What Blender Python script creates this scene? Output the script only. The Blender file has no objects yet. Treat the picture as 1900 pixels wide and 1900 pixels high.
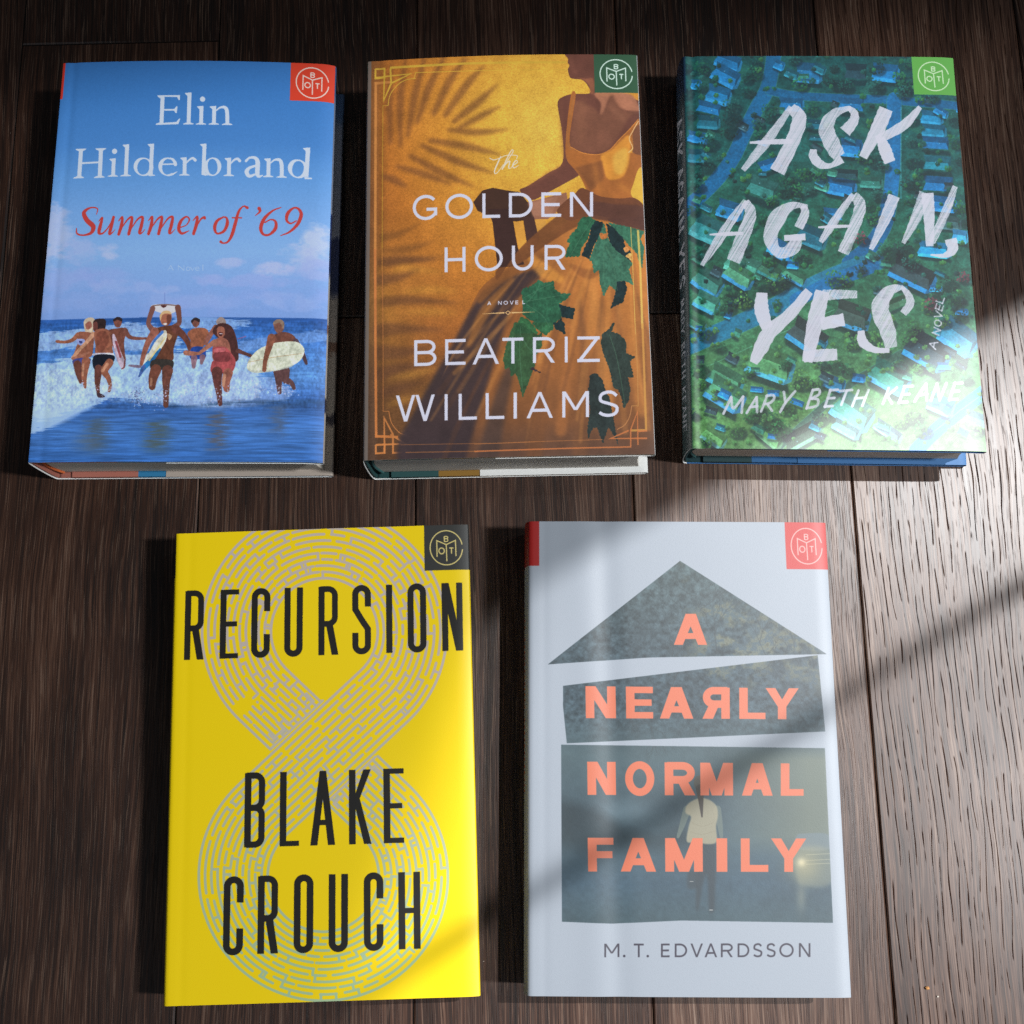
import bpy, math, random
import numpy as np

# ------------------------------------------------------------------ camera
scene = bpy.context.scene
F_PX, TILT, ROLL, CAM_H = 2080.423, 0.211225, -0.077577, 0.626068
cam_data = bpy.data.cameras.new('camera')
cam = bpy.data.objects.new('camera', cam_data)
scene.collection.objects.link(cam)
cam_data.sensor_width = 36.0
cam_data.lens = F_PX / 1900.0 * 36.0
cam_data.clip_start = 0.01
cam_data.clip_end = 50.0
FWD = np.array([0.0, math.sin(TILT), -math.cos(TILT)])
UP0 = np.array([0.0, math.cos(TILT), math.sin(TILT)])
RT0 = np.array([1.0, 0.0, 0.0])
RT = math.cos(ROLL) * RT0 + math.sin(ROLL) * UP0
UP = -math.sin(ROLL) * RT0 + math.cos(ROLL) * UP0
from mathutils import Matrix, Vector
cam.matrix_world = Matrix(((RT[0], UP[0], -FWD[0], 0.0),
                           (RT[1], UP[1], -FWD[1], 0.0),
                           (RT[2], UP[2], -FWD[2], CAM_H),
                           (0, 0, 0, 1)))
scene.camera = cam
scene.cycles.use_denoising = False           # keep the fine grain of wood and paper

# ------------------------------------------------------------------ world (dim room light)
world = bpy.data.worlds.new('World')
scene.world = world
world.use_nodes = True
bg = world.node_tree.nodes['Background']
bg.inputs['Color'].default_value = (0.80, 0.90, 1.0, 1)
_wn, _wl = world.node_tree.nodes, world.node_tree.links      # a dim room, a little brighter behind the viewer
_tc = _wn.new('ShaderNodeTexCoord'); _sx = _wn.new('ShaderNodeSeparateXYZ'); _mr = _wn.new('ShaderNodeMapRange')
_wl.new(_tc.outputs['Generated'], _sx.inputs[0]); _wl.new(_sx.outputs[1], _mr.inputs[0])
_mr.inputs[1].default_value = 0.1; _mr.inputs[2].default_value = -1.0; _mr.inputs[3].default_value = 0.035; _mr.inputs[4].default_value = 0.36
_wl.new(_mr.outputs[0], bg.inputs['Strength'])

# ------------------------------------------------------------------ view
scene.view_settings.view_transform = 'Standard'
scene.view_settings.look = 'None'
scene.view_settings.exposure = 0.0
scene.view_settings.gamma = 1.0
scene.view_settings.use_curve_mapping = False

# ------------------------------------------------------------------ window light: one distant spot lamp whose
# beam is broken by the window's edge and a glazing bar (a gobo in the lamp's own emission)
LDIR = Vector((0.53, 0.22, 1.0)).normalized()
AIM = Vector((0.03, 0.14, 0.0))
lamp_data = bpy.data.lights.new('window_lamp', 'SPOT')
lamp = bpy.data.objects.new('window_lamp', lamp_data)
scene.collection.objects.link(lamp)
lamp.location = AIM + LDIR * 7.0
lamp.rotation_euler = LDIR.to_track_quat('Z', 'Y').to_euler()
lamp_data.energy = 2200.0
lamp_data.color = (1.0, 1.0, 1.0)
lamp_data.spot_size = math.radians(20)
lamp_data.spot_blend = 0.1
lamp_data.shadow_soft_size = 0.035
lamp_data.use_nodes = True
SHADE = 0.02
def build_gobo(nt):
    N = nt.nodes; L = nt.links
    em = [n for n in N if n.type == 'EMISSION'][0]
    geo = N.new('ShaderNodeNewGeometry')
    sp = N.new('ShaderNodeSeparateXYZ'); L.new(geo.outputs['Position'], sp.inputs[0])
    si = N.new('ShaderNodeSeparateXYZ'); L.new(geo.outputs['Incoming'], si.inputs[0])
    def M(op, a, b=None, c=None):
        m = N.new('ShaderNodeMath'); m.operation = op
        for k, v in enumerate((a, b, c)):
            if v is None: continue
            if isinstance(v, (int, float)): m.inputs[k].default_value = v
            else: L.new(v, m.inputs[k])
        return m.outputs[0]
    def ramp(v, lo, hi):
        m = N.new('ShaderNodeMapRange'); m.interpolation_type = 'SMOOTHSTEP'
        L.new(v, m.inputs[0]); m.inputs[1].default_value = lo; m.inputs[2].default_value = hi
        return m.outputs[0]
    k = M('DIVIDE', M('MULTIPLY', sp.outputs[2], -1.0), si.outputs[2])
    X = M('MULTIPLY_ADD', si.outputs[0], k, sp.outputs[0])     # where the ray meets the floor
    Y = M('MULTIPLY_ADD', si.outputs[1], k, sp.outputs[1])
    def dot(nx, ny, off):
        return M('ADD', M('MULTIPLY_ADD', X, nx, M('MULTIPLY', Y, ny)), off)
    edge = ramp(dot(-0.434, 0.901, -0.0741), 0.011, -0.011)    # 1 below the window's upper edge
    left = ramp(dot(0.914, -0.405, 0.040), -0.042, 0.030)      # soft left edge of the beam
    b = M('DIVIDE', dot(-0.437, 0.899, 0.0604), 0.0082)
    bar = M('MULTIPLY', M('POWER', 2.718, M('MULTIPLY', M('MULTIPLY', b, b), -1.0)), 0.84)
    lit = M('MULTIPLY', M('MULTIPLY', edge, left), M('SUBTRACT', 1.0, bar))
    m = M('MULTIPLY_ADD', lit, 1.0 - SHADE, SHADE)
    L.new(m, em.inputs['Strength'])
build_gobo(lamp_data.node_tree)
# the sky seen through the same window, further along the wall: everything outside the sun patch is lit by it
SKY_DIR = Vector((0.80, -0.18, 1.0)).normalized()
sky_data = bpy.data.lights.new('window_sky_lamp', 'AREA')
sky = bpy.data.objects.new('window_sky_lamp', sky_data)
scene.collection.objects.link(sky)
sky.location = Vector((0.0, 0.16, 0.0)) + SKY_DIR * 4.0
sky.rotation_euler = SKY_DIR.to_track_quat('Z', 'Y').to_euler()
sky_data.shape = 'RECTANGLE'
sky_data.size, sky_data.size_y = 0.22, 0.42
sky_data.energy = 150.0
sky_data.color = (0.95, 0.98, 1.0)
sky_data.use_nodes = True
def sky_falloff(nt):                         # added mask: dims this lamp over the far and right ends of the floor
    N = nt.nodes; L = nt.links
    em = [n for n in N if n.type == 'EMISSION'][0]
    geo = N.new('ShaderNodeNewGeometry')
    sp = N.new('ShaderNodeSeparateXYZ'); L.new(geo.outputs['Position'], sp.inputs[0])
    si = N.new('ShaderNodeSeparateXYZ'); L.new(geo.outputs['Incoming'], si.inputs[0])
    def M(op, a, b=None, c=None):
        m = N.new('ShaderNodeMath'); m.operation = op
        for k, v in enumerate((a, b, c)):
            if v is None: continue
            if isinstance(v, (int, float)): m.inputs[k].default_value = v
            else: L.new(v, m.inputs[k])
        return m.outputs[0]
    def ramp(v, lo, hi, to):
        m = N.new('ShaderNodeMapRange'); m.interpolation_type = 'SMOOTHSTEP'
        L.new(v, m.inputs[0]); m.inputs[1].default_value = lo; m.inputs[2].default_value = hi
        m.inputs[3].default_value = 1.0; m.inputs[4].default_value = to
        return m.outputs[0]
    k = M('DIVIDE', M('MULTIPLY', sp.outputs[2], -1.0), si.outputs[2])
    X = M('MULTIPLY_ADD', si.outputs[0], k, sp.outputs[0]); Y = M('MULTIPLY_ADD', si.outputs[1], k, sp.outputs[1])
    L.new(M('MULTIPLY', ramp(Y, 0.385, 0.455, 0.2), ramp(X, 0.235, 0.33, 0.42)), em.inputs['Strength'])
sky_falloff(sky_data.node_tree)

# ------------------------------------------------------------------ helpers
COL = scene.collection
rng = random.Random(7)
def mesh_obj(name, verts, faces, mats, parent=None, fmat=None, uv=None, smooth=True):
    me = bpy.data.meshes.new(name)
    me.from_pydata([tuple(map(float, v)) for v in verts], [], faces)
    for m in mats: me.materials.append(m)
    if fmat is not None: me.polygons.foreach_set('material_index', np.array(fmat, dtype=np.int32))
    if uv is not None:
        lay = me.uv_layers.new(name='UVMap')
        li = np.zeros(len(me.loops), dtype=np.int32); me.loops.foreach_get('vertex_index', li)
        lay.data.foreach_set('uv', np.asarray(uv, dtype=np.float32)[li].ravel())
    me.polygons.foreach_set('use_smooth', np.full(len(me.polygons), smooth))
    me.update()
    o = bpy.data.objects.new(name, me)
    COL.objects.link(o)
    if parent is not None: o.parent = parent
    return o
def new_mat(name):
    m = bpy.data.materials.new(name); m.use_nodes = True
    nt = m.node_tree
    return m, nt, nt.nodes['Principled BSDF']
def node(nt, kind, **kw):
    n = nt.nodes.new(kind)
    for k, v in kw.items(): setattr(n, k, v)
    return n
def lin(c):
    c = np.asarray(c, dtype=np.float64)
    return np.where(c <= 0.04045, c / 12.92, ((c + 0.055) / 1.055) ** 2.4)
def unlin(c):
    c = np.clip(c, 0, None)
    return np.where(c <= 0.0031308, c * 12.92, 1.055 * c ** (1 / 2.4) - 0.055)
def paper_mat(name, rgb, rough=0.6, bump=0.15, scale=900.0, var=0.06):
    m, nt, b = new_mat(name)
    tc = node(nt, 'ShaderNodeTexCoord')
    nz = node(nt, 'ShaderNodeTexNoise'); nz.inputs['Scale'].default_value = scale; nz.inputs['Detail'].default_value = 3
    nt.links.new(tc.outputs['Object'], nz.inputs['Vector'])
    mr = node(nt, 'ShaderNodeMapRange'); mr.inputs[3].default_value = 1 - var; mr.inputs[4].default_value = 1 + var
    nt.links.new(nz.outputs['Fac'], mr.inputs[0])
    mx = node(nt, 'ShaderNodeVectorMath', operation='SCALE')
    mx.inputs[0].default_value = tuple(rgb); nt.links.new(mr.outputs[0], mx.inputs['Scale'])
    nt.links.new(mx.outputs[0], b.inputs['Base Color'])
    b.inputs['Roughness'].default_value = rough
    bp = node(nt, 'ShaderNodeBump'); bp.inputs['Strength'].default_value = bump; bp.inputs['Distance'].default_value = 0.0001
    nt.links.new(nz.outputs['Fac'], bp.inputs['Height']); nt.links.new(bp.outputs[0], b.inputs['Normal'])
    return m

# ------------------------------------------------------------------ floor: dark stained oak boards
PA = math.radians(3.5)                       # the boards run along this direction
PDX, PDY = math.sin(PA), math.cos(PA)
BOARD = 0.1250
SEAM0 = -0.0636
JOINTS = {-2: [-0.78, 0.4415], -1: [-0.66, 0.2543], 0: [-0.71, 0.93], 1: [-0.60, 0.2528], 2: [-0.74, 0.62]}
TONE = {(-3, 1): .3, (-2, 0): .42, (-2, 1): .36, (-2, 2): .12, (-1, 1): .40, (-1, 2): .12, (0, 1): .40, (1, 1): .66, (1, 2): .12, (2, 1): .56, (2, 2): .3}   # stain tone per board; far ones darker, sunlit ones lighter to paint in the light
RINGS = {-2: 0.9, -1: 0.8, 0: 0.45, 1: 0.5, 2: 0.06, 3: 0.1}
def floor_material():
    m, nt, b = new_mat('stained_oak')
    L = nt.links
    uv = node(nt, 'ShaderNodeUVMap'); uv.uv_map = 'UVMap'
    at = node(nt, 'ShaderNodeAttribute'); at.attribute_name = 'board'
    def M(op, a, b_=None, c=None):
        n = node(nt, 'ShaderNodeMath', operation=op)
        for k, v in enumerate((a, b_, c)):
            if v is None: continue
            if isinstance(v, (int, float)): n.inputs[k].default_value = v
            else: L.new(v, n.inputs[k])
        return n.outputs[0]
    def mr(v, a, b_, c, d, smooth=False):
        n = node(nt, 'ShaderNodeMapRange')
        if smooth: n.interpolation_type = 'SMOOTHSTEP'
        L.new(v, n.inputs[0])
        for k, q in enumerate((a, b_, c, d)): n.inputs[k + 1].default_value = q
        return n.outputs[0]
    sx = node(nt, 'ShaderNodeSeparateXYZ'); L.new(uv.outputs[0], sx.inputs[0])
    U, V = sx.outputs[0], sx.outputs[1]
    bid = node(nt, 'ShaderNodeSeparateXYZ'); L.new(at.outputs['Vector'], bid.inputs[0])
    R1, R2, R3 = bid.outputs[0], bid.outputs[1], bid.outputs[2]
    def noise(u, v, su, sv, detail=2.0, seed=0.0, rough=0.5):
        c = node(nt, 'ShaderNodeCombineXYZ')
        L.new(M('MULTIPLY', u, su), c.inputs[0]); L.new(M('MULTIPLY', v, sv), c.inputs[1])
        L.new(M('MULTIPLY_ADD', R1, 37.0, seed), c.inputs[2])
        n = node(nt, 'ShaderNodeTexNoise'); n.inputs['Scale'].default_value = 1.0
        n.inputs['Detail'].default_value = detail; n.inputs['Roughness'].default_value = rough
        L.new(c.outputs[0], n.inputs['Vector'])
        return n.outputs['Fac']
    # slow wander of the grain
    w1 = M('SUBTRACT', noise(U, V, 9, 2.2, 2, 3.0), 0.5)
    w2 = M('SUBTRACT', noise(U, V, 60, 16, 1, 9.0), 0.5)
    Uw = M('ADD', U, M('ADD', M('MULTIPLY', w1, 0.035), M('MULTIPLY', w2, 0.0028)))
    # growth rings -> rows of long open pores
    freq = mr(R2, 0, 1, 225.0, 640.0)
    def rows(mult, seed, vs, lo, hi, half):
        x = M('MULTIPLY', Uw, M('MULTIPLY', freq, mult))
        rid = M('FLOOR', x); fr = M('FRACT', x)
        jit = M('MULTIPLY', M('SUBTRACT', noise(rid, V, 5.37, 22, 1, seed), 0.5), 1.1)
        d = M('ABSOLUTE', M('SUBTRACT', fr, M('ADD', jit, 0.5)))
        wid = mr(noise(rid, V, 3.71, 60, 2, seed + 2), 0.3, 0.7, half * 0.45, half * 1.5)
        line = mr(M('DIVIDE', d, wid), 0.55, 1.25, 1.0, 0.0, True)
        on = mr(noise(rid, V, 7.13, vs, 2.5, seed + 4, 0.6), lo, hi, 0.0, 1.0, True)
        return M('MULTIPLY', line, on)
    coarse = mr(R2, 0.3, 0.75, 1.0, 0.25)
    fine = mr(R2, 0.08, 0.8, 0.22, 0.8)
    pore = M('MAXIMUM', M('MULTIPLY', rows(1.0, 5.0, 38, 0.43, 0.51, 0.078), coarse),
             M('MAXIMUM', M('MULTIPLY', rows(2.3, 17.0, 40, 0.50, 0.57, 0.14), fine), M('MULTIPLY', rows(4.7, 63.0, 34, 0.53, 0.61, 0.24), M('MULTIPLY', fine, 0.75))))
    # fibres
    fib = noise(Uw, V, 1250, 15, 3.5, 21.0, 0.72)
    fib2 = noise(Uw, V, 420, 7, 2, 31.0, 0.6)
    blot = noise(U, V, 26, 6, 3, 41.0)
    k = M('ADD', M('MULTIPLY', fib, 0.80), M('ADD', M('MULTIPLY', fib2, 0.34), M('MULTIPLY', blot, 0.33)))
    k = mr(k, 0.54, 0.92, 0.0, 1.0)
    k = M('ADD', k, M('MULTIPLY', M('SUBTRACT', R3, 0.5), 0.9))
    cr = node(nt, 'ShaderNodeValToRGB')
    e = cr.color_ramp.elements
    e[0].position = 0.0; e[0].color = (0.0070, 0.0026, 0.0014, 1)
    e[1].position = 1.0; e[1].color = (0.185, 0.120, 0.086, 1)
    e2 = cr.color_ramp.elements.new(0.45); e2.color = (0.034, 0.0120, 0.0054, 1)
    e3 = cr.color_ramp.elements.new(0.75); e3.color = (0.090, 0.042, 0.0245, 1)
    L.new(k, cr.inputs[0])
    mx = node(nt, 'ShaderNodeMix', data_type='RGBA')
    L.new(M('MULTIPLY', pore, 0.75), mx.inputs['Factor'])
    L.new(cr.outputs[0], mx.inputs['A']); mx.inputs['B'].default_value = (0.009, 0.005, 0.004, 1)
    # fine pale limed streaks
    pale = mr(noise(Uw, V, 1500, 26, 2.5, 55.0), 0.60, 0.65, 0.0, 0.6, True)
    mx2 = node(nt, 'ShaderNodeMix', data_type='RGBA')
    L.new(pale, mx2.inputs['Factor']); L.new(mx.outputs['Result'], mx2.inputs['A'])
    mx2.inputs['B'].default_value = (0.125, 0.076, 0.052, 1)
    # dust
    tc = node(nt, 'ShaderNodeTexCoord'); vo = node(nt, 'ShaderNodeTexVoronoi'); vo.inputs['Scale'].default_value = 62.0
    L.new(tc.outputs['Object'], vo.inputs['Vector'])
    vs = node(nt, 'ShaderNodeSeparateColor'); L.new(vo.outputs['Color'], vs.inputs[0])
    rad = mr(vs.outputs[1], 0.0, 1.0, 0.006, 0.026)
    dust = M('MULTIPLY', M('LESS_THAN', vo.outputs['Distance'], rad), M('GREATER_THAN', vs.outputs[0], 0.72))
    mx3 = node(nt, 'ShaderNodeMix', data_type='RGBA')
    L.new(M('MULTIPLY', dust, 0.65), mx3.inputs['Factor']); L.new(mx2.outputs['Result'], mx3.inputs['A']); mx3.inputs['B'].default_value = (0.42, 0.37, 0.32, 1)
    L.new(mx3.outputs['Result'], b.inputs['Base Color'])
    L.new(M('MULTIPLY_ADD', pore, 0.25, M('MULTIPLY_ADD', fib2, 0.10, 0.31)), b.inputs['Roughness'])
    L.new(M('MULTIPLY_ADD', pore, -0.48, 0.50), b.inputs['Specular IOR Level'])
    L.new(M('MULTIPLY_ADD', pore, -0.2, 0.22), b.inputs['Coat Weight']); b.inputs['Coat Roughness'].default_value = 0.60
    b.inputs['Anisotropic'].default_value = 0.4
    tg = node(nt, 'ShaderNodeTangent'); tg.direction_type = 'UV_MAP'; tg.uv_map = 'UVMap'
    b.inputs['Anisotropic Rotation'].default_value = 0.0
    L.new(tg.outputs[0], b.inputs['Tangent'])
    hgt = M('ADD', M('MULTIPLY', pore, -1.0), M('MULTIPLY', fib, 0.12))
    bp = node(nt, 'ShaderNodeBump'); bp.inputs['Strength'].default_value = 0.30; bp.inputs['Distance'].default_value = 0.00012
    L.new(hgt, bp.inputs['Height']); L.new(bp.outputs[0], b.inputs['Normal'])
    return m
def build_floor():
    mat = floor_material()
    gap, _, gb = new_mat('board_gap')
    gb.inputs['Base Color'].default_value = (0.006, 0.004, 0.003, 1); gb.inputs['Roughness'].default_value = 0.9
    V, Fc, UVs, BID, FM = [], [], [], [], []
    g, bev = 0.0003, 0.0008
    r = random.Random(11)
    # (across the boards, joints along them); only the joints the photograph shows are fixed
    known = JOINTS
    for i in range(-5, 6):
        u0, u1 = SEAM0 + i * BOARD + g, SEAM0 + (i + 1) * BOARD - g
        js = known.get(i)
        if js is None: js = [r.uniform(-0.9, 0.9)]
        cuts = [-1.4] + sorted(js) + [1.6]
        for a, c in zip(cuts[:-1], cuts[1:]):
            v0, v1 = a + g, c - g
            rid = (r.random(), RINGS.get(i, r.random()), TONE.get((i, cuts.index(a)), r.random()))
            ou, ov = r.uniform(0, 30), r.uniform(0, 30)
            n0 = len(V)
            for (uu, vv, z) in ((u0, v0, -bev), (u1, v0, -bev), (u1, v1, -bev), (u0, v1, -bev),
                                (u0 + bev, v0 + bev, 0), (u1 - bev, v0 + bev, 0), (u1 - bev, v1 - bev, 0), (u0 + bev, v1 - bev, 0),
                                (u0, v0, -.006), (u1, v0, -.006), (u1, v1, -.006), (u0, v1, -.006)):
                V.append((uu * PDY + vv * PDX, -uu * PDX + vv * PDY, z))
                UVs.append((uu - u0 + ou, vv + ov)); BID.append(rid)
            Fc += [(n0 + 4, n0 + 5, n0 + 6, n0 + 7)]; FM.append(0)
            for q in range(4):
                p = (q + 1) % 4
                Fc.append((n0 + q, n0 + p, n0 + 4 + p, n0 + 4 + q)); FM.append(0)
                Fc.append((n0 + 8 + q, n0 + 8 + p, n0 + p, n0 + q)); FM.append(1)
    n0 = len(V)
    for x, y in ((-1.6, -1.6), (1.6, -1.6), (1.6, 1.8), (-1.6, 1.8)):
        V.append((x, y, -.0065)); UVs.append((0, 0)); BID.append((0, 0, 0))
    Fc.append((n0, n0 + 1, n0 + 2, n0 + 3)); FM.append(1)
    o = mesh_obj('floor', V, Fc, [mat, gap], fmat=FM, uv=UVs, smooth=False)
    at = o.data.attributes.new('board', 'FLOAT_VECTOR', 'POINT')
    at.data.foreach_set('vector', np.array(BID, dtype=np.float32).ravel())
    o['kind'] = 'structure'
    return o

# ------------------------------------------------------------------ books
def jacket_material(name, pic, rough, spec=.5):
    m, nt, b = new_mat(name); L = nt.links
    uv = node(nt, 'ShaderNodeUVMap'); uv.uv_map = 'UVMap'
    im = node(nt, 'ShaderNodeTexImage'); im.image = pic; im.interpolation = 'Cubic'; im.extension = 'EXTEND'
    L.new(uv.outputs[0], im.inputs[0]); L.new(im.outputs[0], b.inputs['Base Color'])
    tc = node(nt, 'ShaderNodeTexCoord')
    nz = node(nt, 'ShaderNodeTexNoise'); nz.inputs['Scale'].default_value = 1400; nz.inputs['Detail'].default_value = 2
    L.new(tc.outputs['Object'], nz.inputs['Vector'])
    sm = node(nt, 'ShaderNodeTexNoise'); sm.inputs['Scale'].default_value = 16; sm.inputs['Detail'].default_value = 3
    L.new(tc.outputs['Object'], sm.inputs['Vector'])
    mr = node(nt, 'ShaderNodeMapRange'); mr.inputs[3].default_value = rough - .05; mr.inputs[4].default_value = rough + .06
    L.new(sm.outputs['Fac'], mr.inputs[0]); L.new(mr.outputs[0], b.inputs['Roughness']); b.inputs['Specular IOR Level'].default_value = spec
    if spec > .9: b.inputs['Coat Weight'].default_value = .3; b.inputs['Coat Roughness'].default_value = .46
    bp = node(nt, 'ShaderNodeBump'); bp.inputs['Strength'].default_value = 0.22; bp.inputs['Distance'].default_value = 0.0001
    L.new(nz.outputs['Fac'], bp.inputs['Height']); L.new(bp.outputs[0], b.inputs['Normal'])
    return m
def page_material(name, rgb):
    m, nt, b = new_mat(name); L = nt.links
    tc = node(nt, 'ShaderNodeTexCoord'); mp = node(nt, 'ShaderNodeMapping'); mp.inputs['Scale'].default_value = (18, 18, 5200)
    L.new(tc.outputs['Object'], mp.inputs[0])
    nz = node(nt, 'ShaderNodeTexNoise'); nz.inputs['Scale'].default_value = 1; nz.inputs['Detail'].default_value = 2
    L.new(mp.outputs[0], nz.inputs['Vector'])
    cr = node(nt, 'ShaderNodeValToRGB'); e = cr.color_ramp.elements
    e[0].position = .3; e[0].color = tuple(np.array(rgb) * .62) + (1,); e[1].position = .7; e[1].color = tuple(rgb) + (1,)
    L.new(nz.outputs['Fac'], cr.inputs[0]); L.new(cr.outputs[0], b.inputs['Base Color'])
    b.inputs['Roughness'].default_value = .85
    bp = node(nt, 'ShaderNodeBump'); bp.inputs['Strength'].default_value = .5; bp.inputs['Distance'].default_value = .0002
    L.new(nz.outputs['Fac'], bp.inputs['Height']); L.new(bp.outputs[0], b.inputs['Normal'])
    return m
WHITE_PAPER = paper_mat('jacket_paper', (.72, .72, .70), .7)
def build_book(bi, pic, label, flap_rgb, cloth_rgb, board_rgb, spec):
    x, y, th, w, h, t, tx, ty = BOOKS[bi]
    hw, hh = w / 2, h / 2
    root = bpy.data.objects.new('hardcover_book', None); COL.objects.link(root)
    root.location = (x, y, 0); root.rotation_euler = (0, 0, th); root.empty_display_size = .05
    root['label'] = label; root['category'] = 'book'; root['group'] = 'hardcover books laid out on the wooden floor'
    bulge, drop, groove, gdep, sb, waves = (spec[k] for k in ('bulge', 'drop', 'groove', 'gdep', 'spine', 'waves'))
    def ztop(X, Y):
        a = (X + hw) / w
        z = t + tx * (X / hw) + ty * (Y / hh)
        z += bulge[0] * math.sin(math.pi * min(1, max(0, a))) ** .9 * (bulge[1] + (1 - bulge[1]) * (Y / hh * .5 + .5))
        e = max(0.0, (X - (hw - drop[1])) / drop[1]); z -= drop[0] * e ** 2.6
        z -= gdep * math.exp(-((X + hw - groove) / .0022) ** 2)
        for (cx, sg, am, sl) in waves: z += am * math.exp(-((X - cx - sl * Y) / sg) ** 2)
        return z
    bi_ = spec.get('back_in', 0.0); hb = hw - bi_
    TH = .00028                                    # jacket paper
    BT = .0030                                     # board
    base = .0006
    ny = 40
    ys = np.linspace(-hh, hh, ny)
    # --- jacket: flap under the front board, front, spine, back, flap over the back board
    prof = []                                      # (kind, parameter)
    for a in np.linspace(0, 1, 8): prof.append(('ff', a))
    for a in np.linspace(0, 1, 7)[1:-1]: prof.append(('fe', a))
    us = np.concatenate([hw - np.linspace(0, .008, 12), np.linspace(hw - .008, -hw + .016, 62)[1:], np.linspace(-hw + .016, -hw, 20)[1:]])
    for X in us: prof.append(('top', X))
    for a in np.linspace(0, 1, 26)[1:-1]: prof.append(('sp', a))
    for X in np.linspace(-hw, hb, 30): prof.append(('bk', X))
    for a in np.linspace(0, 1, 7)[1:-1]: prof.append(('be', a))
    for a in np.linspace(0, 1, 26): prof.append(('bf', a))
    V, UV, nP = [], [], len(prof)
    tw, hh_mm = SPINE_MM + w * 1000 + FLAP_MM, h * 1000
    kinds = []
    for j, Y in enumerate(ys):
        arc = 0.0; px_, pz_ = None, None
        for kind, a in prof:
            zr = ztop(hw, Y); zl = ztop(-hw, Y)
            if kind == 'ff': X = hw - .0004 - .085 * (1 - a); Z = ztop(X, Y) - BT - .0009; um = w * 1000 + 3
            elif kind == 'fe':
                ang = -math.pi / 2 + a * math.pi; X = hw - .0004 + .0009 * math.cos(ang); Z = zr - (BT + .0009) / 2 + (BT + .0009) / 2 * math.sin(ang); um = w * 1000 + 1.0
            elif kind == 'top': X = a; Z = ztop(X, Y); um = (X + hw) * 1000
            elif kind == 'sp':
                tt = a; zb = base
                ang = math.pi / 2 + a * math.pi
                X = -hw - sb * abs(math.cos(ang)) ** .62; Z = zb + (zl - zb) * (0.5 + 0.5 * math.copysign(abs(math.sin(ang)) ** .9, math.sin(ang)))
                um = None
            elif kind == 'bk': X = a; Z = base; um = -SPINE_MM + .5
            elif kind == 'be':
                ang = -math.pi / 2 + a * math.pi; X = hb - .0003 + .0009 * math.cos(ang); Z = base + (BT + .0008) / 2 + (BT + .0008) / 2 * math.sin(ang); um = w * 1000 + 12
            else: X = hb - .0004 - .095 * a; Z = base + BT + .0008; um = w * 1000 + min(13.5, 1.5 + .095 * a * 1000 * .9) if a < .14 else w * 1000 + 13.5
            if kind == 'sp':
                arc += math.hypot(X - px_, Z - pz_) * 1000; um = -arc
            if kind in ('sp', 'top'): px_, pz_ = X, Z
            V.append((X, Y, Z)); UV.append(((um + SPINE_MM) / tw, (Y + hh) / h))
            if j == 0: kinds.append(kind)
    Fc, FM = [], []
    for j in range(ny - 1):
        for i in range(nP - 1):
            Fc.append((j * nP + i, (j + 1) * nP + i, (j + 1) * nP + i + 1, j * nP + i + 1))
            k = kinds[i]
            FM.append(2 if k in ('ff', 'bk') else (0 if k in ('top', 'sp', 'fe') else (0 if (k in ('be', 'bf') and spec.get('printed_flap')) else 2)))
    jm = jacket_material('jacket_print_%s' % spec['kind'], pic, spec['rough'], spec.get('gloss', .45))
    fm = paper_mat('flap_paper_%s' % spec['kind'], flap_rgb, .55)
    o = mesh_obj('dust_jacket', V, Fc, [jm, WHITE_PAPER, fm], root, fmat=FM, uv=UV)
    sol = o.modifiers.new('paper', 'SOLIDIFY'); sol.thickness = TH; sol.offset = -1.0; sol.material_offset = 1; sol.material_offset_rim = 1; sol.use_quality_normals = True
    es = o.modifiers.new('crisp_edges', 'EDGE_SPLIT'); es.split_angle = math.radians(38)
    # material offset acts on the copied inner skin: index 0 -> 1, and flaps stay paper
    # --- boards (deformed boxes)
    def slab(name, x0, x1, ztf, zbf, mats, split, inset=.0004, nx=44, nyy=24):
        xs = np.linspace(x0, x1, nx); yy = np.linspace(-hh + inset, hh - inset, nyy)
        V, Fc, FM = [], [], []
        for zf in (ztf, zbf):
            for Y in yy:
                for X in xs: V.append((X, Y, zf(X, Y)))
        N = nx * nyy
        def fm_(X): return 0 if X < split else 1
        for j in range(nyy - 1):
            for i in range(nx - 1):
                a = j * nx + i; mm = fm_((xs[i] + xs[i + 1]) / 2)
                Fc.append((a, a + 1, a + nx + 1, a + nx)); FM.append(mm)
                Fc.append((N + a, N + a + nx, N + a + nx + 1, N + a + 1)); FM.append(mm)
        for i in range(nx - 1):
            mm = fm_((xs[i] + xs[i + 1]) / 2)
            Fc.append((i, N + i, N + i + 1, i + 1)); FM.append(mm)
            a = (nyy - 1) * nx + i; Fc.append((a, a + 1, N + a + 1, N + a)); FM.append(mm)
        for j in range(nyy - 1):
            a = j * nx; Fc.append((a, a + nx, N + a + nx, N + a)); FM.append(fm_(x0))
            a = j * nx + nx - 1; Fc.append((a, N + a, N + a + nx, a + nx)); FM.append(fm_(x1))
        return mesh_obj(name, V, Fc, mats, root, fmat=FM, smooth=False)
    cm = paper_mat('cloth_%s' % spec['kind'], cloth_rgb, .75, .4, 1600, .12); bm = paper_mat('board_paper_%s' % spec['kind'], board_rgb, .6)
    split = -hw + spec['split']
    slab('front_board', -hw + .009, hw - .0006, lambda X, Y: ztop(X, Y) - .0004, lambda X, Y: ztop(X, Y) - .0004 - BT + .0002, [cm, bm], split)
    slab('back_board', -hw + .009, hb - .0006, lambda X, Y: base + .0004 + BT, lambda X, Y: base + .0004, [cm, bm], split)
    # --- page block with rounded back
    pm = page_material('pages_%s' % spec['kind'], spec['pages'])
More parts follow.
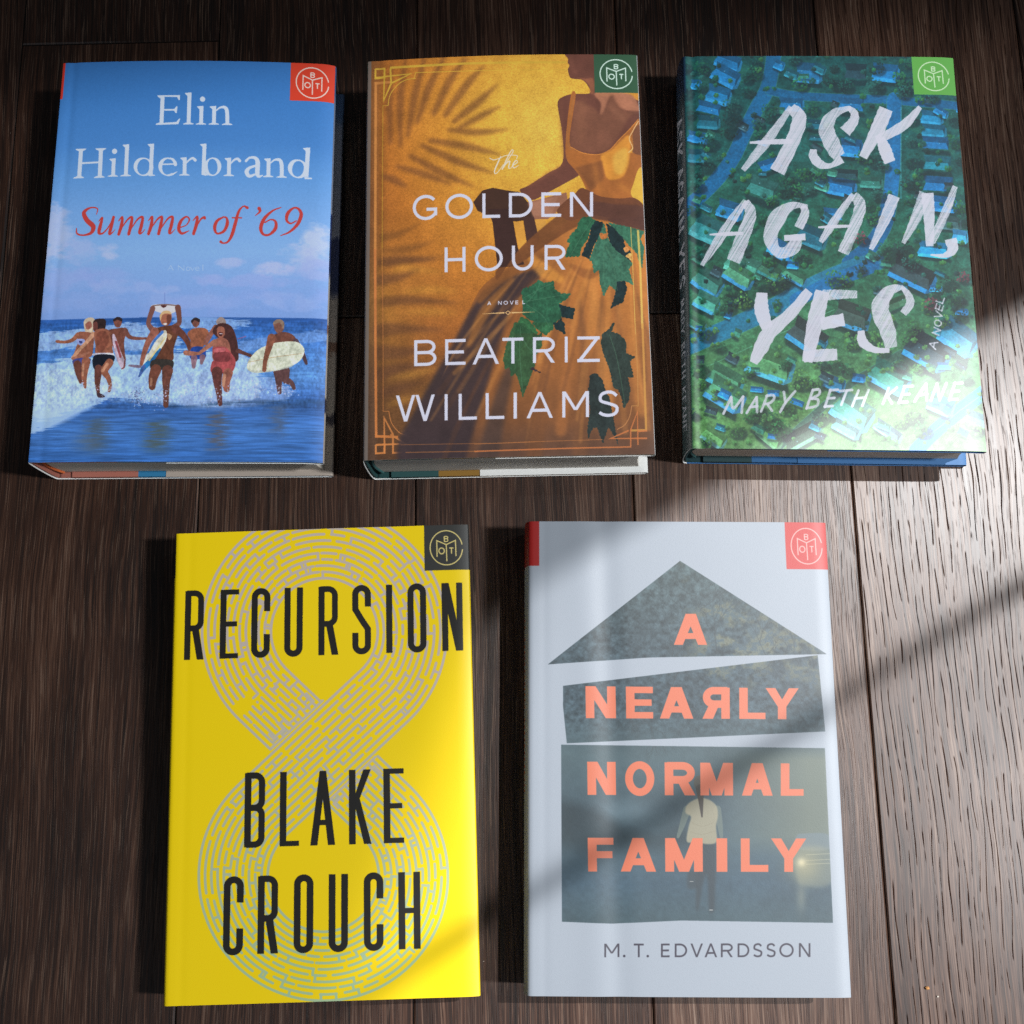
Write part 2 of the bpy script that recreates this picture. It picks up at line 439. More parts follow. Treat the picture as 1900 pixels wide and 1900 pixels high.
    ins = .0036
    def zt(X, Y): return ztop(X, Y) - BT - .0014
    zb_ = base + BT + .0011
    nx, nyy, nz = 30, 12, 14
    V, Fc = [], []
    ring = []
    for k in range(nz + 1):
        s = k / nz
        ring.append(s)
    yy = np.linspace(-hh + ins, hh - ins, nyy)
    xl, xr = -hw + .0045, hw - .0048
    for Y in yy:
        for k in range(nz + 1):
            s = k / nz; bow = math.sin(math.pi * s)
            for i in range(nx):
                f = i / (nx - 1)
                X = (xl - (sb * .8 + .0012) * bow) * (1 - f) + (xr - .0022 * bow) * f
                V.append((X, Y, zb_ + (zt(min(X, hw), Y) - zb_) * s))
    row = (nz + 1) * nx
    for j in range(nyy - 1):
        for k in range(nz + 1):
            for i in range(nx - 1):
                if k in (0, nz):
                    a = j * row + k * nx + i; q = (a, a + 1, a + row + 1, a + row); Fc.append(q if k else q[::-1])
            if k < nz:
                for i in (0, nx - 1):
                    a = j * row + k * nx + i; q = (a, a + nx, a + row + nx, a + row); Fc.append(q if i else q[::-1])
    for j in (0, nyy - 1):
        for k in range(nz):
            for i in range(nx - 1):
                a = j * row + k * nx + i; q = (a, a + 1, a + nx + 1, a + nx); Fc.append(q if j == 0 else q[::-1])
    mesh_obj('page_block', V, Fc, [pm], root, smooth=False)
    # --- cloth hinge and spine inside the jacket
    V, Fc = [], []
    n = 30; pts = []
    for Y in np.linspace(-hh + .0006, hh - .0006, 12):
        row_ = []
        for X in np.linspace(-hw + .012, -hw + .001, 10): row_.append((X, ztop(X, Y) - .0007))
        zl = ztop(-hw, Y)
        for a in np.linspace(0, 1, 18):
            ang = math.pi / 2 + a * math.pi
            row_.append((-hw + .0009 - (sb - .0002) * abs(math.cos(ang)) ** .62, base + .0006 + (zl - base - .0013) * (.5 + .5 * math.copysign(abs(math.sin(ang)) ** .9, math.sin(ang)))))
        for X in np.linspace(-hw + .001, -hw + .012, 8): row_.append((X, base + .0006))
        pts.append(row_)
    n = len(pts[0])
    for j, r_ in enumerate(pts):
        Y = np.linspace(-hh + .0006, hh - .0006, 12)[j]
        for X, Z in r_: V.append((X, Y, Z))
    for j in range(11):
        for i in range(n - 1): Fc.append((j * n + i, (j + 1) * n + i, (j + 1) * n + i + 1, j * n + i + 1))
    o = mesh_obj('spine_cloth', V, Fc, [cm], root)
    sol = o.modifiers.new('cloth', 'SOLIDIFY'); sol.thickness = .0009; sol.offset = -1.0
    # --- headbands at both ends of the spine
    for e in (-1, 1):
        V, Fc = [], []
        m_ = 10
        zt_ = ztop(-hw + .005, e * hh) - BT - .0016
        for k in range(m_ + 1):
            s = k / m_; bow = math.sin(math.pi * s); cx = xl - (sb * .8 + .0012) * bow - .0002; cz = zb_ + (zt_ - zb_) * s
            for q in range(6):
                an = q / 6 * 2 * math.pi; V.append((cx + .0008 * math.cos(an), e * (hh - ins + .0004) + .0009 * math.sin(an), cz))
        for k in range(m_):
            for q in range(6): Fc.append((k * 6 + q, k * 6 + (q + 1) % 6, (k + 1) * 6 + (q + 1) % 6, (k + 1) * 6 + q))
        mesh_obj('headband', V, Fc, [spec['band']], root)
    return root
def crumb(x, y, size, rgb, label, seed):
    r = random.Random(seed); V, Fc = [], []
    nu, nv = 9, 6
    for j in range(nv + 1):
        ph = math.pi * j / nv
        for i in range(nu):
            t_ = 2 * math.pi * i / nu; q = size * (0.7 + .6 * r.random())
            V.append((q * math.sin(ph) * math.cos(t_), q * .8 * math.sin(ph) * math.sin(t_), size * .8 + size * .8 * math.cos(ph)))
    for j in range(nv):
        for i in range(nu): Fc.append((j * nu + i, (j + 1) * nu + i, (j + 1) * nu + (i + 1) % nu, j * nu + (i + 1) % nu))
    o = mesh_obj('crumb', V, Fc, [paper_mat('crumb_%d' % seed, rgb, .8, .3, 3000, .2)], None, smooth=False)
    o.location = (x, y, 0); o['label'] = label; o['category'] = 'crumb'
    return o

# ------------------------------------------------------------------ printing: a small vector painter that fills an
# in-memory picture for each jacket (flat artwork, laid out on the jacket in millimetres)
RES = 6.0                                    # picture elements per millimetre
SPINE_MM, FLAP_MM = 42.0, 14.0
BOOKS = [  # x, y, angle, width, height, thickness, tilt across, tilt along
    (-0.1718, 0.28941, -0.07143, 0.15879, 0.24261, 0.03729, -0.00249, 0.00017),
    (0.00813, 0.27424, -0.05796, 0.15527, 0.23944, 0.04465, -7e-05, 2e-05),
    (0.19201, 0.26839, -0.09186, 0.15798, 0.24319, 0.03099, 8e-05, -0.00284),
    (-0.10757, 0.00591, -0.04441, 0.15568, 0.24, 0.03059, -0.00049, 0.00289),
    (0.08008, -0.00489, -0.08036, 0.15799, 0.24043, 0.03076, -0.00106, 0.00026)]
def smooth(pts, n=8, closed=False):
    p = np.asarray(pts, dtype=float)
    if closed: q = np.vstack([p[-1], p, p[0], p[1]])
    else: q = np.vstack([2 * p[0] - p[1], p, 2 * p[-1] - p[-2]])
    t = np.linspace(0, 1, n, endpoint=False)[:, None]
    out = []
    for i in range(len(q) - 3):
        a, b, c, d = q[i:i + 4]
        out.append(0.5 * (2 * b + (c - a) * t + (2 * a - 5 * b + 4 * c - d) * t ** 2 + (3 * b - a - 3 * c + d) * t ** 3))
    out = np.vstack(out)
    if not closed: out = np.vstack([out, p[-1]])
    return out
def disc(x, y, r, ry=None, n=20, rot=0.0):
    t = np.linspace(0, 2 * math.pi, n, endpoint=False)
    a, b = r * np.cos(t), (ry or r) * np.sin(t)
    return np.stack([x + a * math.cos(rot) - b * math.sin(rot), y + a * math.sin(rot) + b * math.cos(rot)], 1)
def ribbon(pts, w=None, caps=False, closed=False):
    """outline of a stroke; pts may carry a width in the third column. Returns a list of pieces"""
    p = np.asarray(pts, dtype=float)
    if p.shape[1] == 2: p = np.hstack([p, np.full((len(p), 1), float(w))])
    d = np.zeros((len(p), 2))
    if closed:
        d = np.roll(p[:, :2], -1, 0) - np.roll(p[:, :2], 1, 0)
        nrm = np.stack([-d[:, 1], d[:, 0]], 1) / (np.linalg.norm(d, axis=1)[:, None] + 1e-9)
        h = p[:, 2:3] / 2
        return [[p[:, :2] + nrm * h, (p[:, :2] - nrm * h)[::-1]]]
    seg = np.diff(p[:, :2], axis=0); ln = np.linalg.norm(seg, axis=1)[:, None] + 1e-9; sn = seg / ln
    n_ = np.stack([-sn[:, 1], sn[:, 0]], 1)
    nrm = np.vstack([n_[:1], n_[:-1] + n_[1:], n_[-1:]])
    L2 = np.linalg.norm(nrm, axis=1)[:, None] + 1e-9; nrm = nrm / L2
    cosv = np.ones((len(p), 1))
    if len(p) > 2: cosv[1:-1, 0] = np.maximum(0.35, (nrm[1:-1] * n_[:-1]).sum(1))
    h = p[:, 2:3] / 2 / cosv
    out = [[np.vstack([p[:, :2] + nrm * h, (p[:, :2] - nrm * h)[::-1]])]]
    if caps:
        out.append([disc(p[0, 0], p[0, 1], p[0, 2] / 2, n=14)]); out.append([disc(p[-1, 0], p[-1, 1], p[-1, 2] / 2, n=14)])
    return out
def boxblur(a, r):
    r = int(round(r))
    if r < 1: return a
    for ax in (0, 1):
        pad = [(0, 0)] * a.ndim; pad[ax] = (r + 1, r)
        c = np.cumsum(np.pad(a, pad, mode='edge'), axis=ax, dtype=np.float64)
        n = a.shape[ax]
        hi = [slice(None)] * a.ndim; lo = [slice(None)] * a.ndim
        hi[ax] = slice(2 * r + 1, 2 * r + 1 + n); lo[ax] = slice(0, n)
        a = (c[tuple(hi)] - c[tuple(lo)]) / (2 * r + 1)
    return a
def gauss(a, s):
    for k in range(3): a = boxblur(a, s)
    return a
class Art:
    S = 3
    def __init__(self, bi):
        self.b = BOOKS[bi]
        self.w, self.h = self.b[3] * 1000, self.b[4] * 1000
        self.W = int((SPINE_MM + self.w + FLAP_MM) * RES); self.H = int(self.h * RES)
        self.img = np.zeros((self.H, self.W, 3))
        x, y, th, w, h, t, tx, ty = self.b
        c, s = math.cos(th), math.sin(th)
        O = np.array([x, y, t]); A = np.array([c * w / 2, s * w / 2, tx]); B = np.array([-s * h / 2, c * h / 2, ty])
        Mx = np.stack([A, B, O - np.array([0, 0, CAM_H])], 1)
        P = np.stack([RT * F_PX + FWD * 950.0, -UP * F_PX + FWD * 950.0, FWD], 0)
        self.Hm = P @ Mx; self.Hi = np.linalg.inv(self.Hm)      # cover (a,b) <-> photo
        yy, xx = np.mgrid[0:self.H, 0:self.W]
        a = ((xx + .5) / RES - SPINE_MM) / self.w * 2 - 1; b_ = 1 - (yy + .5) / RES / self.h * 2
        q = np.tensordot(self.Hm, np.stack([a, b_, np.ones_like(a)]), 1)
        self.PX, self.PY = q[0] / q[2], q[1] / q[2]
        self.XM = (xx + .5) / RES - SPINE_MM; self.YM = (yy + .5) / RES
        self.rs = np.random.RandomState(100 + bi)
    def px(self, pts):                       # photo -> picture elements
        p = np.asarray(pts, dtype=float)[:, :2]
        q = self.Hi @ np.stack([p[:, 0], p[:, 1], np.ones(len(p))])
        a, b_ = q[0] / q[2], q[1] / q[2]
        return np.stack([((a + 1) / 2 * self.w + SPINE_MM) * RES, (1 - b_) / 2 * self.h * RES], 1)
    def mm(self, pts):
        p = np.asarray(pts, dtype=float)[:, :2]
        return np.stack([(p[:, 0] + SPINE_MM) * RES, p[:, 1] * RES], 1)
    def cover(self, pieces, sp='px', evenodd=False, pad=0):
        f = self.px if sp == 'px' else self.mm if sp == 'mm' else (lambda q: np.asarray(q)[:, :2])
        pcs = [[f(c) for c in pc] for pc in pieces]
        al = np.vstack([c for pc in pcs for c in pc])
        x0 = max(0, int(math.floor(al[:, 0].min())) - 1 - pad); x1 = min(self.W, int(math.ceil(al[:, 0].max())) + 1 + pad)
        y0 = max(0, int(math.floor(al[:, 1].min())) - 1 - pad); y1 = min(self.H, int(math.ceil(al[:, 1].max())) + 1 + pad)
        if x1 <= x0 or y1 <= y0: return None
        S = self.S; w, h = (x1 - x0) * S, (y1 - y0) * S
        full = None
        for pc in pcs:
            acc = np.zeros((h, w + 1), dtype=np.int32)
            for c in pc:
                p = (c - np.array([x0, y0])) * S
                q = np.roll(p, -1, 0)
                up = q[:, 1] > p[:, 1]
                ax = np.where(up, p[:, 0], q[:, 0]); ay = np.where(up, p[:, 1], q[:, 1])
                bx = np.where(up, q[:, 0], p[:, 0]); by = np.where(up, q[:, 1], p[:, 1])
                i0 = np.clip(np.ceil(ay - .5), 0, h).astype(int); i1 = np.clip(np.ceil(by - .5), 0, h).astype(int)
                n = np.maximum(0, i1 - i0)
                if n.sum() == 0: continue
                idx = np.repeat(np.arange(len(p)), n)
                rows = i0[idx] + np.arange(n.sum()) - np.repeat(np.cumsum(n) - n, n)
                sl = (bx - ax) / np.maximum(by - ay, 1e-9)
                xs = ax[idx] + (rows + .5 - ay[idx]) * sl[idx]
                cols = np.clip(np.ceil(xs - .5), 0, w).astype(int)
                np.add.at(acc, (rows, cols), np.where(up, 1, -1)[idx])
            wn = np.cumsum(acc[:, :w], axis=1)
            m = (wn % 2 != 0) if evenodd else (wn != 0)
            full = m if full is None else (full | m)
        cv = full.reshape(y1 - y0, S, x1 - x0, S).mean((1, 3))
        return cv, (slice(y0, y1), slice(x0, x1))
    def put(self, cv, sl, col, a=1.0):
        if callable(col): col = col(sl)
        col = np.asarray(col, dtype=float)
        if col.max() > 1.5: col = col / 255.0
        if isinstance(a, np.ndarray): a = a[sl]
        k = (cv * a)[..., None]
        self.img[sl] = self.img[sl] * (1 - k) + col * k
    def fill(self, pieces, col, a=1.0, blur=0, sp='px', evenodd=False):
        if len(pieces) and not isinstance(pieces[0], list): pieces = [[np.asarray(pieces)]]
        r = self.cover(pieces, sp, evenodd, pad=int(blur * 4))
        if r is None: return
        cv, sl = r
        if blur: cv = gauss(cv, blur)
        self.put(cv, sl, col, a)
    def stroke(self, pts, w, col, a=1.0, blur=0, caps=True, curve=0, closed=False, sp='px'):
        p = np.asarray(pts, dtype=float)
        if curve: p = smooth(p, curve, closed)
        self.fill(ribbon(p, w, caps, closed), col, a, blur, sp)
    def noise(self, sx, sy, octaves=3, gain=0.5, seed=None):
        """smooth random field, sx, sy = feature size in millimetres"""
        rs = np.random.RandomState(seed) if seed is not None else self.rs
        out = np.zeros((self.H, self.W)); amp, tot = 1.0, 0.0
        for o in range(octaves):
            cx, cy = max(1.0, sx * RES / 2 ** o), max(1.0, sy * RES / 2 ** o)
            g = rs.rand(int(self.H / cy) + 4, int(self.W / cx) + 4)
            ys = np.arange(self.H) / cy; xs = np.arange(self.W) / cx
            iy, ix = ys.astype(int), xs.astype(int)
            fy, fx = ys - iy, xs - ix
            fy = fy * fy * (3 - 2 * fy); fx = fx * fx * (3 - 2 * fx)
            r0 = g[iy][:, ix] * (1 - fx) + g[iy][:, ix + 1] * fx
            r1 = g[iy + 1][:, ix] * (1 - fx) + g[iy + 1][:, ix + 1] * fx
            out += amp * (r0 * (1 - fy[:, None]) + r1 * fy[:, None]); tot += amp; amp *= gain
        return out / tot
    def grad(self, field, stops):
        xs = [s[0] for s in stops]; cs = np.array([s[1] for s in stops], dtype=float) / 255.0
        return np.stack([np.interp(field, xs, cs[:, k]) for k in range(3)], -1)
    def blend(self, col, a):
        a = np.clip(a, 0, 1)[..., None]
        col = np.asarray(col, dtype=float)
        if col.max() > 1.5: col = col / 255.0
        self.img = self.img * (1 - a) + col * a
    def badge(self, quad, ground, ink, wrap_spine=True, edge_wrap=True):
        """the square corner mark: a ring open at the right round an open book and the letters B, O, T"""
        q = np.asarray(quad, dtype=float)   # TL TR BR BL in the photo
        def Q(u, v):
            return (q[0] * (1 - u) * (1 - v) + q[1] * u * (1 - v) + q[2] * u * v + q[3] * (1 - u) * v)
        tl, bl = self.px(q[[0, 3]]) / RES
        x0 = tl[0] - SPINE_MM; y1 = bl[1]
        self.fill([[np.array([(x0, -1), (self.w + 20, -1), (self.w + 20, y1), (bl[0] - SPINE_MM, y1)])]], ground, sp='mm')
        unit = np.linalg.norm(q[0] - q[1])
        lw = 0.026 * unit
        def P(l): return np.array([Q(u, v) for u, v in l])
        ang = np.radians(np.linspace(8, 352, 60) - 3)
        ring = P([(0.497 + 0.365 * math.cos(t), 0.505 + 0.375 * math.sin(t)) for t in ang])
        self.stroke(ring, lw, ink, caps=False)
        for l in ([(0.285, 0.70), (0.285, 0.345), (0.497, 0.435), (0.71, 0.345), (0.71, 0.69)], [(0.497, 0.435), (0.503, 0.80)]):
            self.stroke(P(l), lw, ink, caps=False)
        self.stroke(P([(0.39 + 0.062 * math.cos(t), 0.572 + 0.064 * math.sin(t)) for t in np.linspace(0, 2 * math.pi, 24, endpoint=False)]), lw, ink, closed=True)
        self.stroke(P([(0.565, 0.51), (0.66, 0.51)]), lw, ink, caps=False); self.stroke(P([(0.612, 0.51), (0.612, 0.635)]), lw, ink, caps=False)
        self.stroke(P([(0.458, 0.25), (0.458, 0.372)]), lw, ink, caps=False)
        for v0, v1 in ((0.255, 0.306), (0.306, 0.368)):
            r = (v1 - v0) / 2; c = (v0 + v1) / 2
            arc = [(0.458, v0), (0.505, v0)] + [(0.505 + 0.034 * math.cos(t), c + r * math.sin(t)) for t in np.linspace(-1.57, 1.57, 8)] + [(0.505, v1), (0.458, v1)]
            self.stroke(P(arc), lw * 0.9, ink, caps=False)
        return y1
    def finish(self, name, E):
        """what was painted is how the print looks under light E; store the print's own colour"""
        n = self.rs.rand(self.H, self.W, 1)
        im = self.img * (0.985 + 0.03 * n)
        al = np.clip(lin(np.clip(im, 0, 1)) / E, 0, 0.90)
        im = np.clip(unlin(al), 0, 1)
        pic = bpy.data.images.new(name, self.W, self.H, alpha=False)
        buf = np.ones((self.H, self.W, 4), dtype=np.float32)
        buf[..., :3] = im[::-1]
        pic.pixels.foreach_set(buf.ravel()); pic.update(); pic.pack()
        return pic

# ---- letters: drawn in a box (u across, v up from the baseline), mapped onto the photo by a frame
class Word:
    def __init__(self, art, b0, b1, t0, t1, lean=(0, 0), col=(255, 255, 255), w=5.0, style='round', a=1.0, bar=None):
        self.art, self.col, self.w, self.style, self.a = art, col, w, style, a
        self.b0, self.b1, self.t0, self.t1, self.lean = b0, b1, t0, t1, lean   # (x, y) of baseline ends, cap line ends
        self.bw = bar or w
    def y_at(self, x, a, b): return a[1] + (b[1] - a[1]) * (x - a[0]) / (b[0] - a[0])
    def letter(self, ch, x0, x1):
        W = x1 - x0; xm = (x0 + x1) / 2
        Hh = abs(self.y_at(xm, self.b0, self.b1) - self.y_at(xm, self.t0, self.t1))
        k = (xm - self.b0[0]) / (self.b1[0] - self.b0[0]); ln = self.lean[0] + (self.lean[1] - self.lean[0]) * k
        def M(u, v):
            x = x0 + u * W
            yb, yt = self.y_at(x, self.b0, self.b1), self.y_at(x, self.t0, self.t1)
            return (x + ln * v, yb + (yt - yb) * v)
        a, b = self.w / W, self.bw / Hh                 # stem and bar thickness in box units
        iu, iv = a / 2, b / 2
        P = []
        def poly(*pts): P.append([np.array([M(u, v) for u, v in pts])])
        def rect(u0, u1, v0, v1): poly((u0, v0), (u1, v0), (u1, v1), (u0, v1))
        def path(pts, w=None, closed=False): P.extend(ribbon([M(u, v) for u, v in pts], w or (self.w + self.bw) / 2, closed=closed))
        def arc(cu, cv, ru, rv, d0, d1, n=14):
            return [(cu + ru * math.cos(math.radians(d)), cv + rv * math.sin(math.radians(d))) for d in np.linspace(d0, d1, n)]
        cond = self.style == 'cond'
        rv = (0.5 - iu) * W / Hh if cond else 0.5 - iv   # vertical radius of round ends
        L, Rr, T, B = iu, 1 - iu, 1 - iv, iv
        ru = 0.5 - iu
        if ch == 'I': rect(0, 1, 0, 1)
        elif ch == 'L': rect(0, a, 0, 1); rect(0, 1, 0, b)
        elif ch in 'EF':
            rect(0, a, 0, 1); rect(0, 1, 1 - b, 1); rect(0, 0.92 if self.style != 'bold' else 0.95, 0.5 - b / 2, 0.5 + b / 2)
            if ch == 'E': rect(0, 1, 0, b)
        elif ch == 'T': rect(0, 1, 1 - b, 1); rect(.5 - a / 2, .5 + a / 2, 0, 1)
        elif ch == 'H': rect(0, a, 0, 1); rect(1 - a, 1, 0, 1); rect(0, 1, .5 - b / 2, .5 + b / 2)
        elif ch == 'N': rect(0, a, 0, 1); rect(1 - a, 1, 0, 1); d = a * 1.18; poly((0, 1), (d, 1), (1, 0), (1 - d, 0))
        elif ch == 'M':
            m = 0.28 if self.style == 'round' else 0.0
            rect(0, a, 0, 1); rect(1 - a, 1, 0, 1); d = a * 1.12
            poly((0, 1), (d, 1), (.5 + d * .5, m), (.5 - d * .5, m)); poly((1, 1), (1 - d, 1), (.5 - d * .5, m), (.5 + d * .5, m))
        elif ch in 'AV':
            f = (lambda v: v) if ch == 'A' else (lambda v: 1 - v)
            d = a * 1.08
            top = d * (0.9 if self.style != 'bold' else 1.15)
            poly((0, f(0)), (d, f(0)), (.5 + top / 2, f(1)), (.5 - top / 2, f(1)))
            poly((1, f(0)), (1 - d, f(0)), (.5 - top / 2, f(1)), (.5 + top / 2, f(1)))
            if ch == 'A':
                v0 = 0.24 if self.style != 'bold' else 0.19
                if cond: v0 = 0.27
                e = .5 * v0 + d * .3
                rect(e, 1 - e, v0, v0 + b)
        elif ch == 'W':
            d = a * 1.05
            for s in (0, .5):
                c = s + .25
                poly((s, 1), (s + d, 1), (c + d / 2, 0), (c - d / 2, 0)); poly((s + .5, 1), (s + .5 - d, 1), (c - d / 2, 0), (c + d / 2, 0))
        elif ch == 'Y':
            d = a * 1.15; m = .40
            poly((0, 1), (d, 1), (.5 + a / 2, m), (.5 - a / 2, m)); poly((1, 1), (1 - d, 1), (.5 - a / 2, m), (.5 + a / 2, m)); rect(.5 - a / 2, .5 + a / 2, 0, m + .02)
        elif ch == 'Z': rect(0, 1, 1 - b, 1); rect(0, 1, 0, b); d = a * 1.35; poly((0, b * .4), (d, b * .4), (1, 1 - b * .4), (1 - d, 1 - b * .4))
        elif ch == 'K':
            rect(0, a, 0, 1); d = a * 1.12
            if cond: poly((a * .7, .40), (a * .7, .60), (1 - d, 1), (1, 1)); poly((a * .95, .50), (a * 1.5, .66), (1.02, 0), (1.02 - d, 0))
            else: poly((a, .38), (a, .58), (1 - d, 1), (1, 1)); poly((.3, .55), (.5, .7), (1, 0), (1 - d, 0))
        elif ch == 'O':
            if cond: path(arc(.5, T - rv, ru, rv, 0, 180) + arc(.5, B + rv, ru, rv, 180, 360), self.w, True)
            else: path(arc(.5, .5, ru, .5 - iv + .012, 0, 360, 49)[:-1], None, True)
        elif ch in 'CG':
            if cond: path([(Rr, .67)] + arc(.5, T - rv, ru, rv, 0, 180) + arc(.5, B + rv, ru, rv, 180, 360) + [(Rr, .335)], self.w)
            else:
                path(arc(.53, .5, ru + .03, .5 - iv + .012, 42, 320 if ch == 'C' else 333, 36))
                if ch == 'G': rect(.56, 1, .5 - b * 1.1, .5 - b * .1); rect(1 - a, 1, .17, .5 - b * .1)
        elif ch == 'S':
            if cond:
                path([(Rr, .69)] + arc(.5, T - rv, ru, rv, 0, 180) + [(L, .70), (L, .655)] + [(.5, .50)] + [(Rr, .36), (Rr, .30)] + arc(.5, B + rv, ru, rv, 360, 180) + [(L, .31)], self.w)
            else:
                c = smooth([(Rr - .02, .80), (.72, T - .02), (.48, T + .012), (.20, T - .06), (L + .02, .745), (.16, .60), (.5, .51), (.86, .40), (Rr, .255), (.80, B + .045), (.5, B - .012), (.22, B + .03), (L - .02, .17)], 6)
                path(c)
        elif ch == 'U':
            if cond: path([(L, 1.0)] + arc(.5, B + rv, ru, rv, 180, 360) + [(Rr, 1.0)], self.w)
            else: path([(L, 1.0)] + arc(.5, B + .36, ru, .36 + .012, 180, 360, 20) + [(Rr, 1.0)])
        elif ch == 'D':
            rect(0, a, 0, 1); k_ = .42 if self.style != 'bold' else .4
            path([(a * .3, T), (k_, T)] + arc(k_, .5, Rr - k_, .5 - iv, 90, -90, 20)[1:-1] + [(k_, B), (a * .3, B)])
        elif ch in 'RBЯ':
            f = (lambda u: u) if ch != 'Я' else (lambda u: 1 - u)
            r0, r1 = sorted((f(0), f(a))); rect(r0, r1, 0, 1)
            mid = (.47 if ch != 'B' else .515) if not cond else (.455 if ch != 'B' else .53)
            hr = (T - mid) / 2
            k_ = .58 if not cond else max(.1, 1 - iu - hr * Hh / W) if False else (.5 if cond else .58)
            rr = Rr - k_ - (.04 if (ch == 'B' and not cond) else 0)
            if cond:
                q = min(hr, ru * W / Hh)
                path([(f(a * .3), T), (f(.5), T)] + [(f(.5 + (Rr - .5) * math.sin(math.radians(d))), T - q + q * math.cos(math.radians(d))) for d in np.linspace(8, 90, 7)]
                     + [(f(.5 + (Rr - .5) * math.cos(math.radians(d))), mid + q - q * math.sin(math.radians(d))) for d in np.linspace(0, 82, 7)] + [(f(.5), mid), (f(a * .3), mid)], self.w * .95)
            else:
                path([(f(a * .3), T), (f(k_), T)] + [(f(k_ + rr * math.cos(math.radians(d))), mid + hr + hr * math.sin(math.radians(d))) for d in np.linspace(80, -80, 13)] + [(f(k_), mid), (f(a * .3), mid)])
            if ch == 'B':
                hb = (mid - B) / 2
                if cond:
                    q = min(hb, ru * W / Hh)
                    path([(f(.5), mid)] + [(f(.5 + (Rr - .5) * math.sin(math.radians(d))), mid - q + q * math.cos(math.radians(d))) for d in np.linspace(8, 90, 7)]
                         + [(f(.5 + (Rr - .5) * math.cos(math.radians(d))), B + q - q * math.sin(math.radians(d))) for d in np.linspace(0, 82, 7)] + [(f(.5), B), (f(a * .3), B)], self.w * .95)
                else:
                    path([(k_, mid)] + [(k_ + (Rr - k_) * math.cos(math.radians(d)), B + hb + hb * math.sin(math.radians(d))) for d in np.linspace(80, -80, 13)] + [(k_, B), (a * .3, B)])
            else:
                d = a * 1.1; s = .52 if not cond else .38
                if cond: poly((f(s), mid), (f(s + d), mid + .02), (f(1.03), 0), (f(1.03 - d), 0))
                else: poly((f(s - d * .45), mid + iv * .2), (f(s + d * .62), mid + iv * .2), (f(1.0), 0), (f(1.0 - d * 1.12), 0))
        elif ch == '.': P.append([disc(*M(.5, b * .6), self.w * .72)])
        self.art.fill(P, self.col, self.a)
    def word(self, text, boxes):
        for ch, (x0, x1) in zip(text, boxes): self.letter(ch, x0, x1)

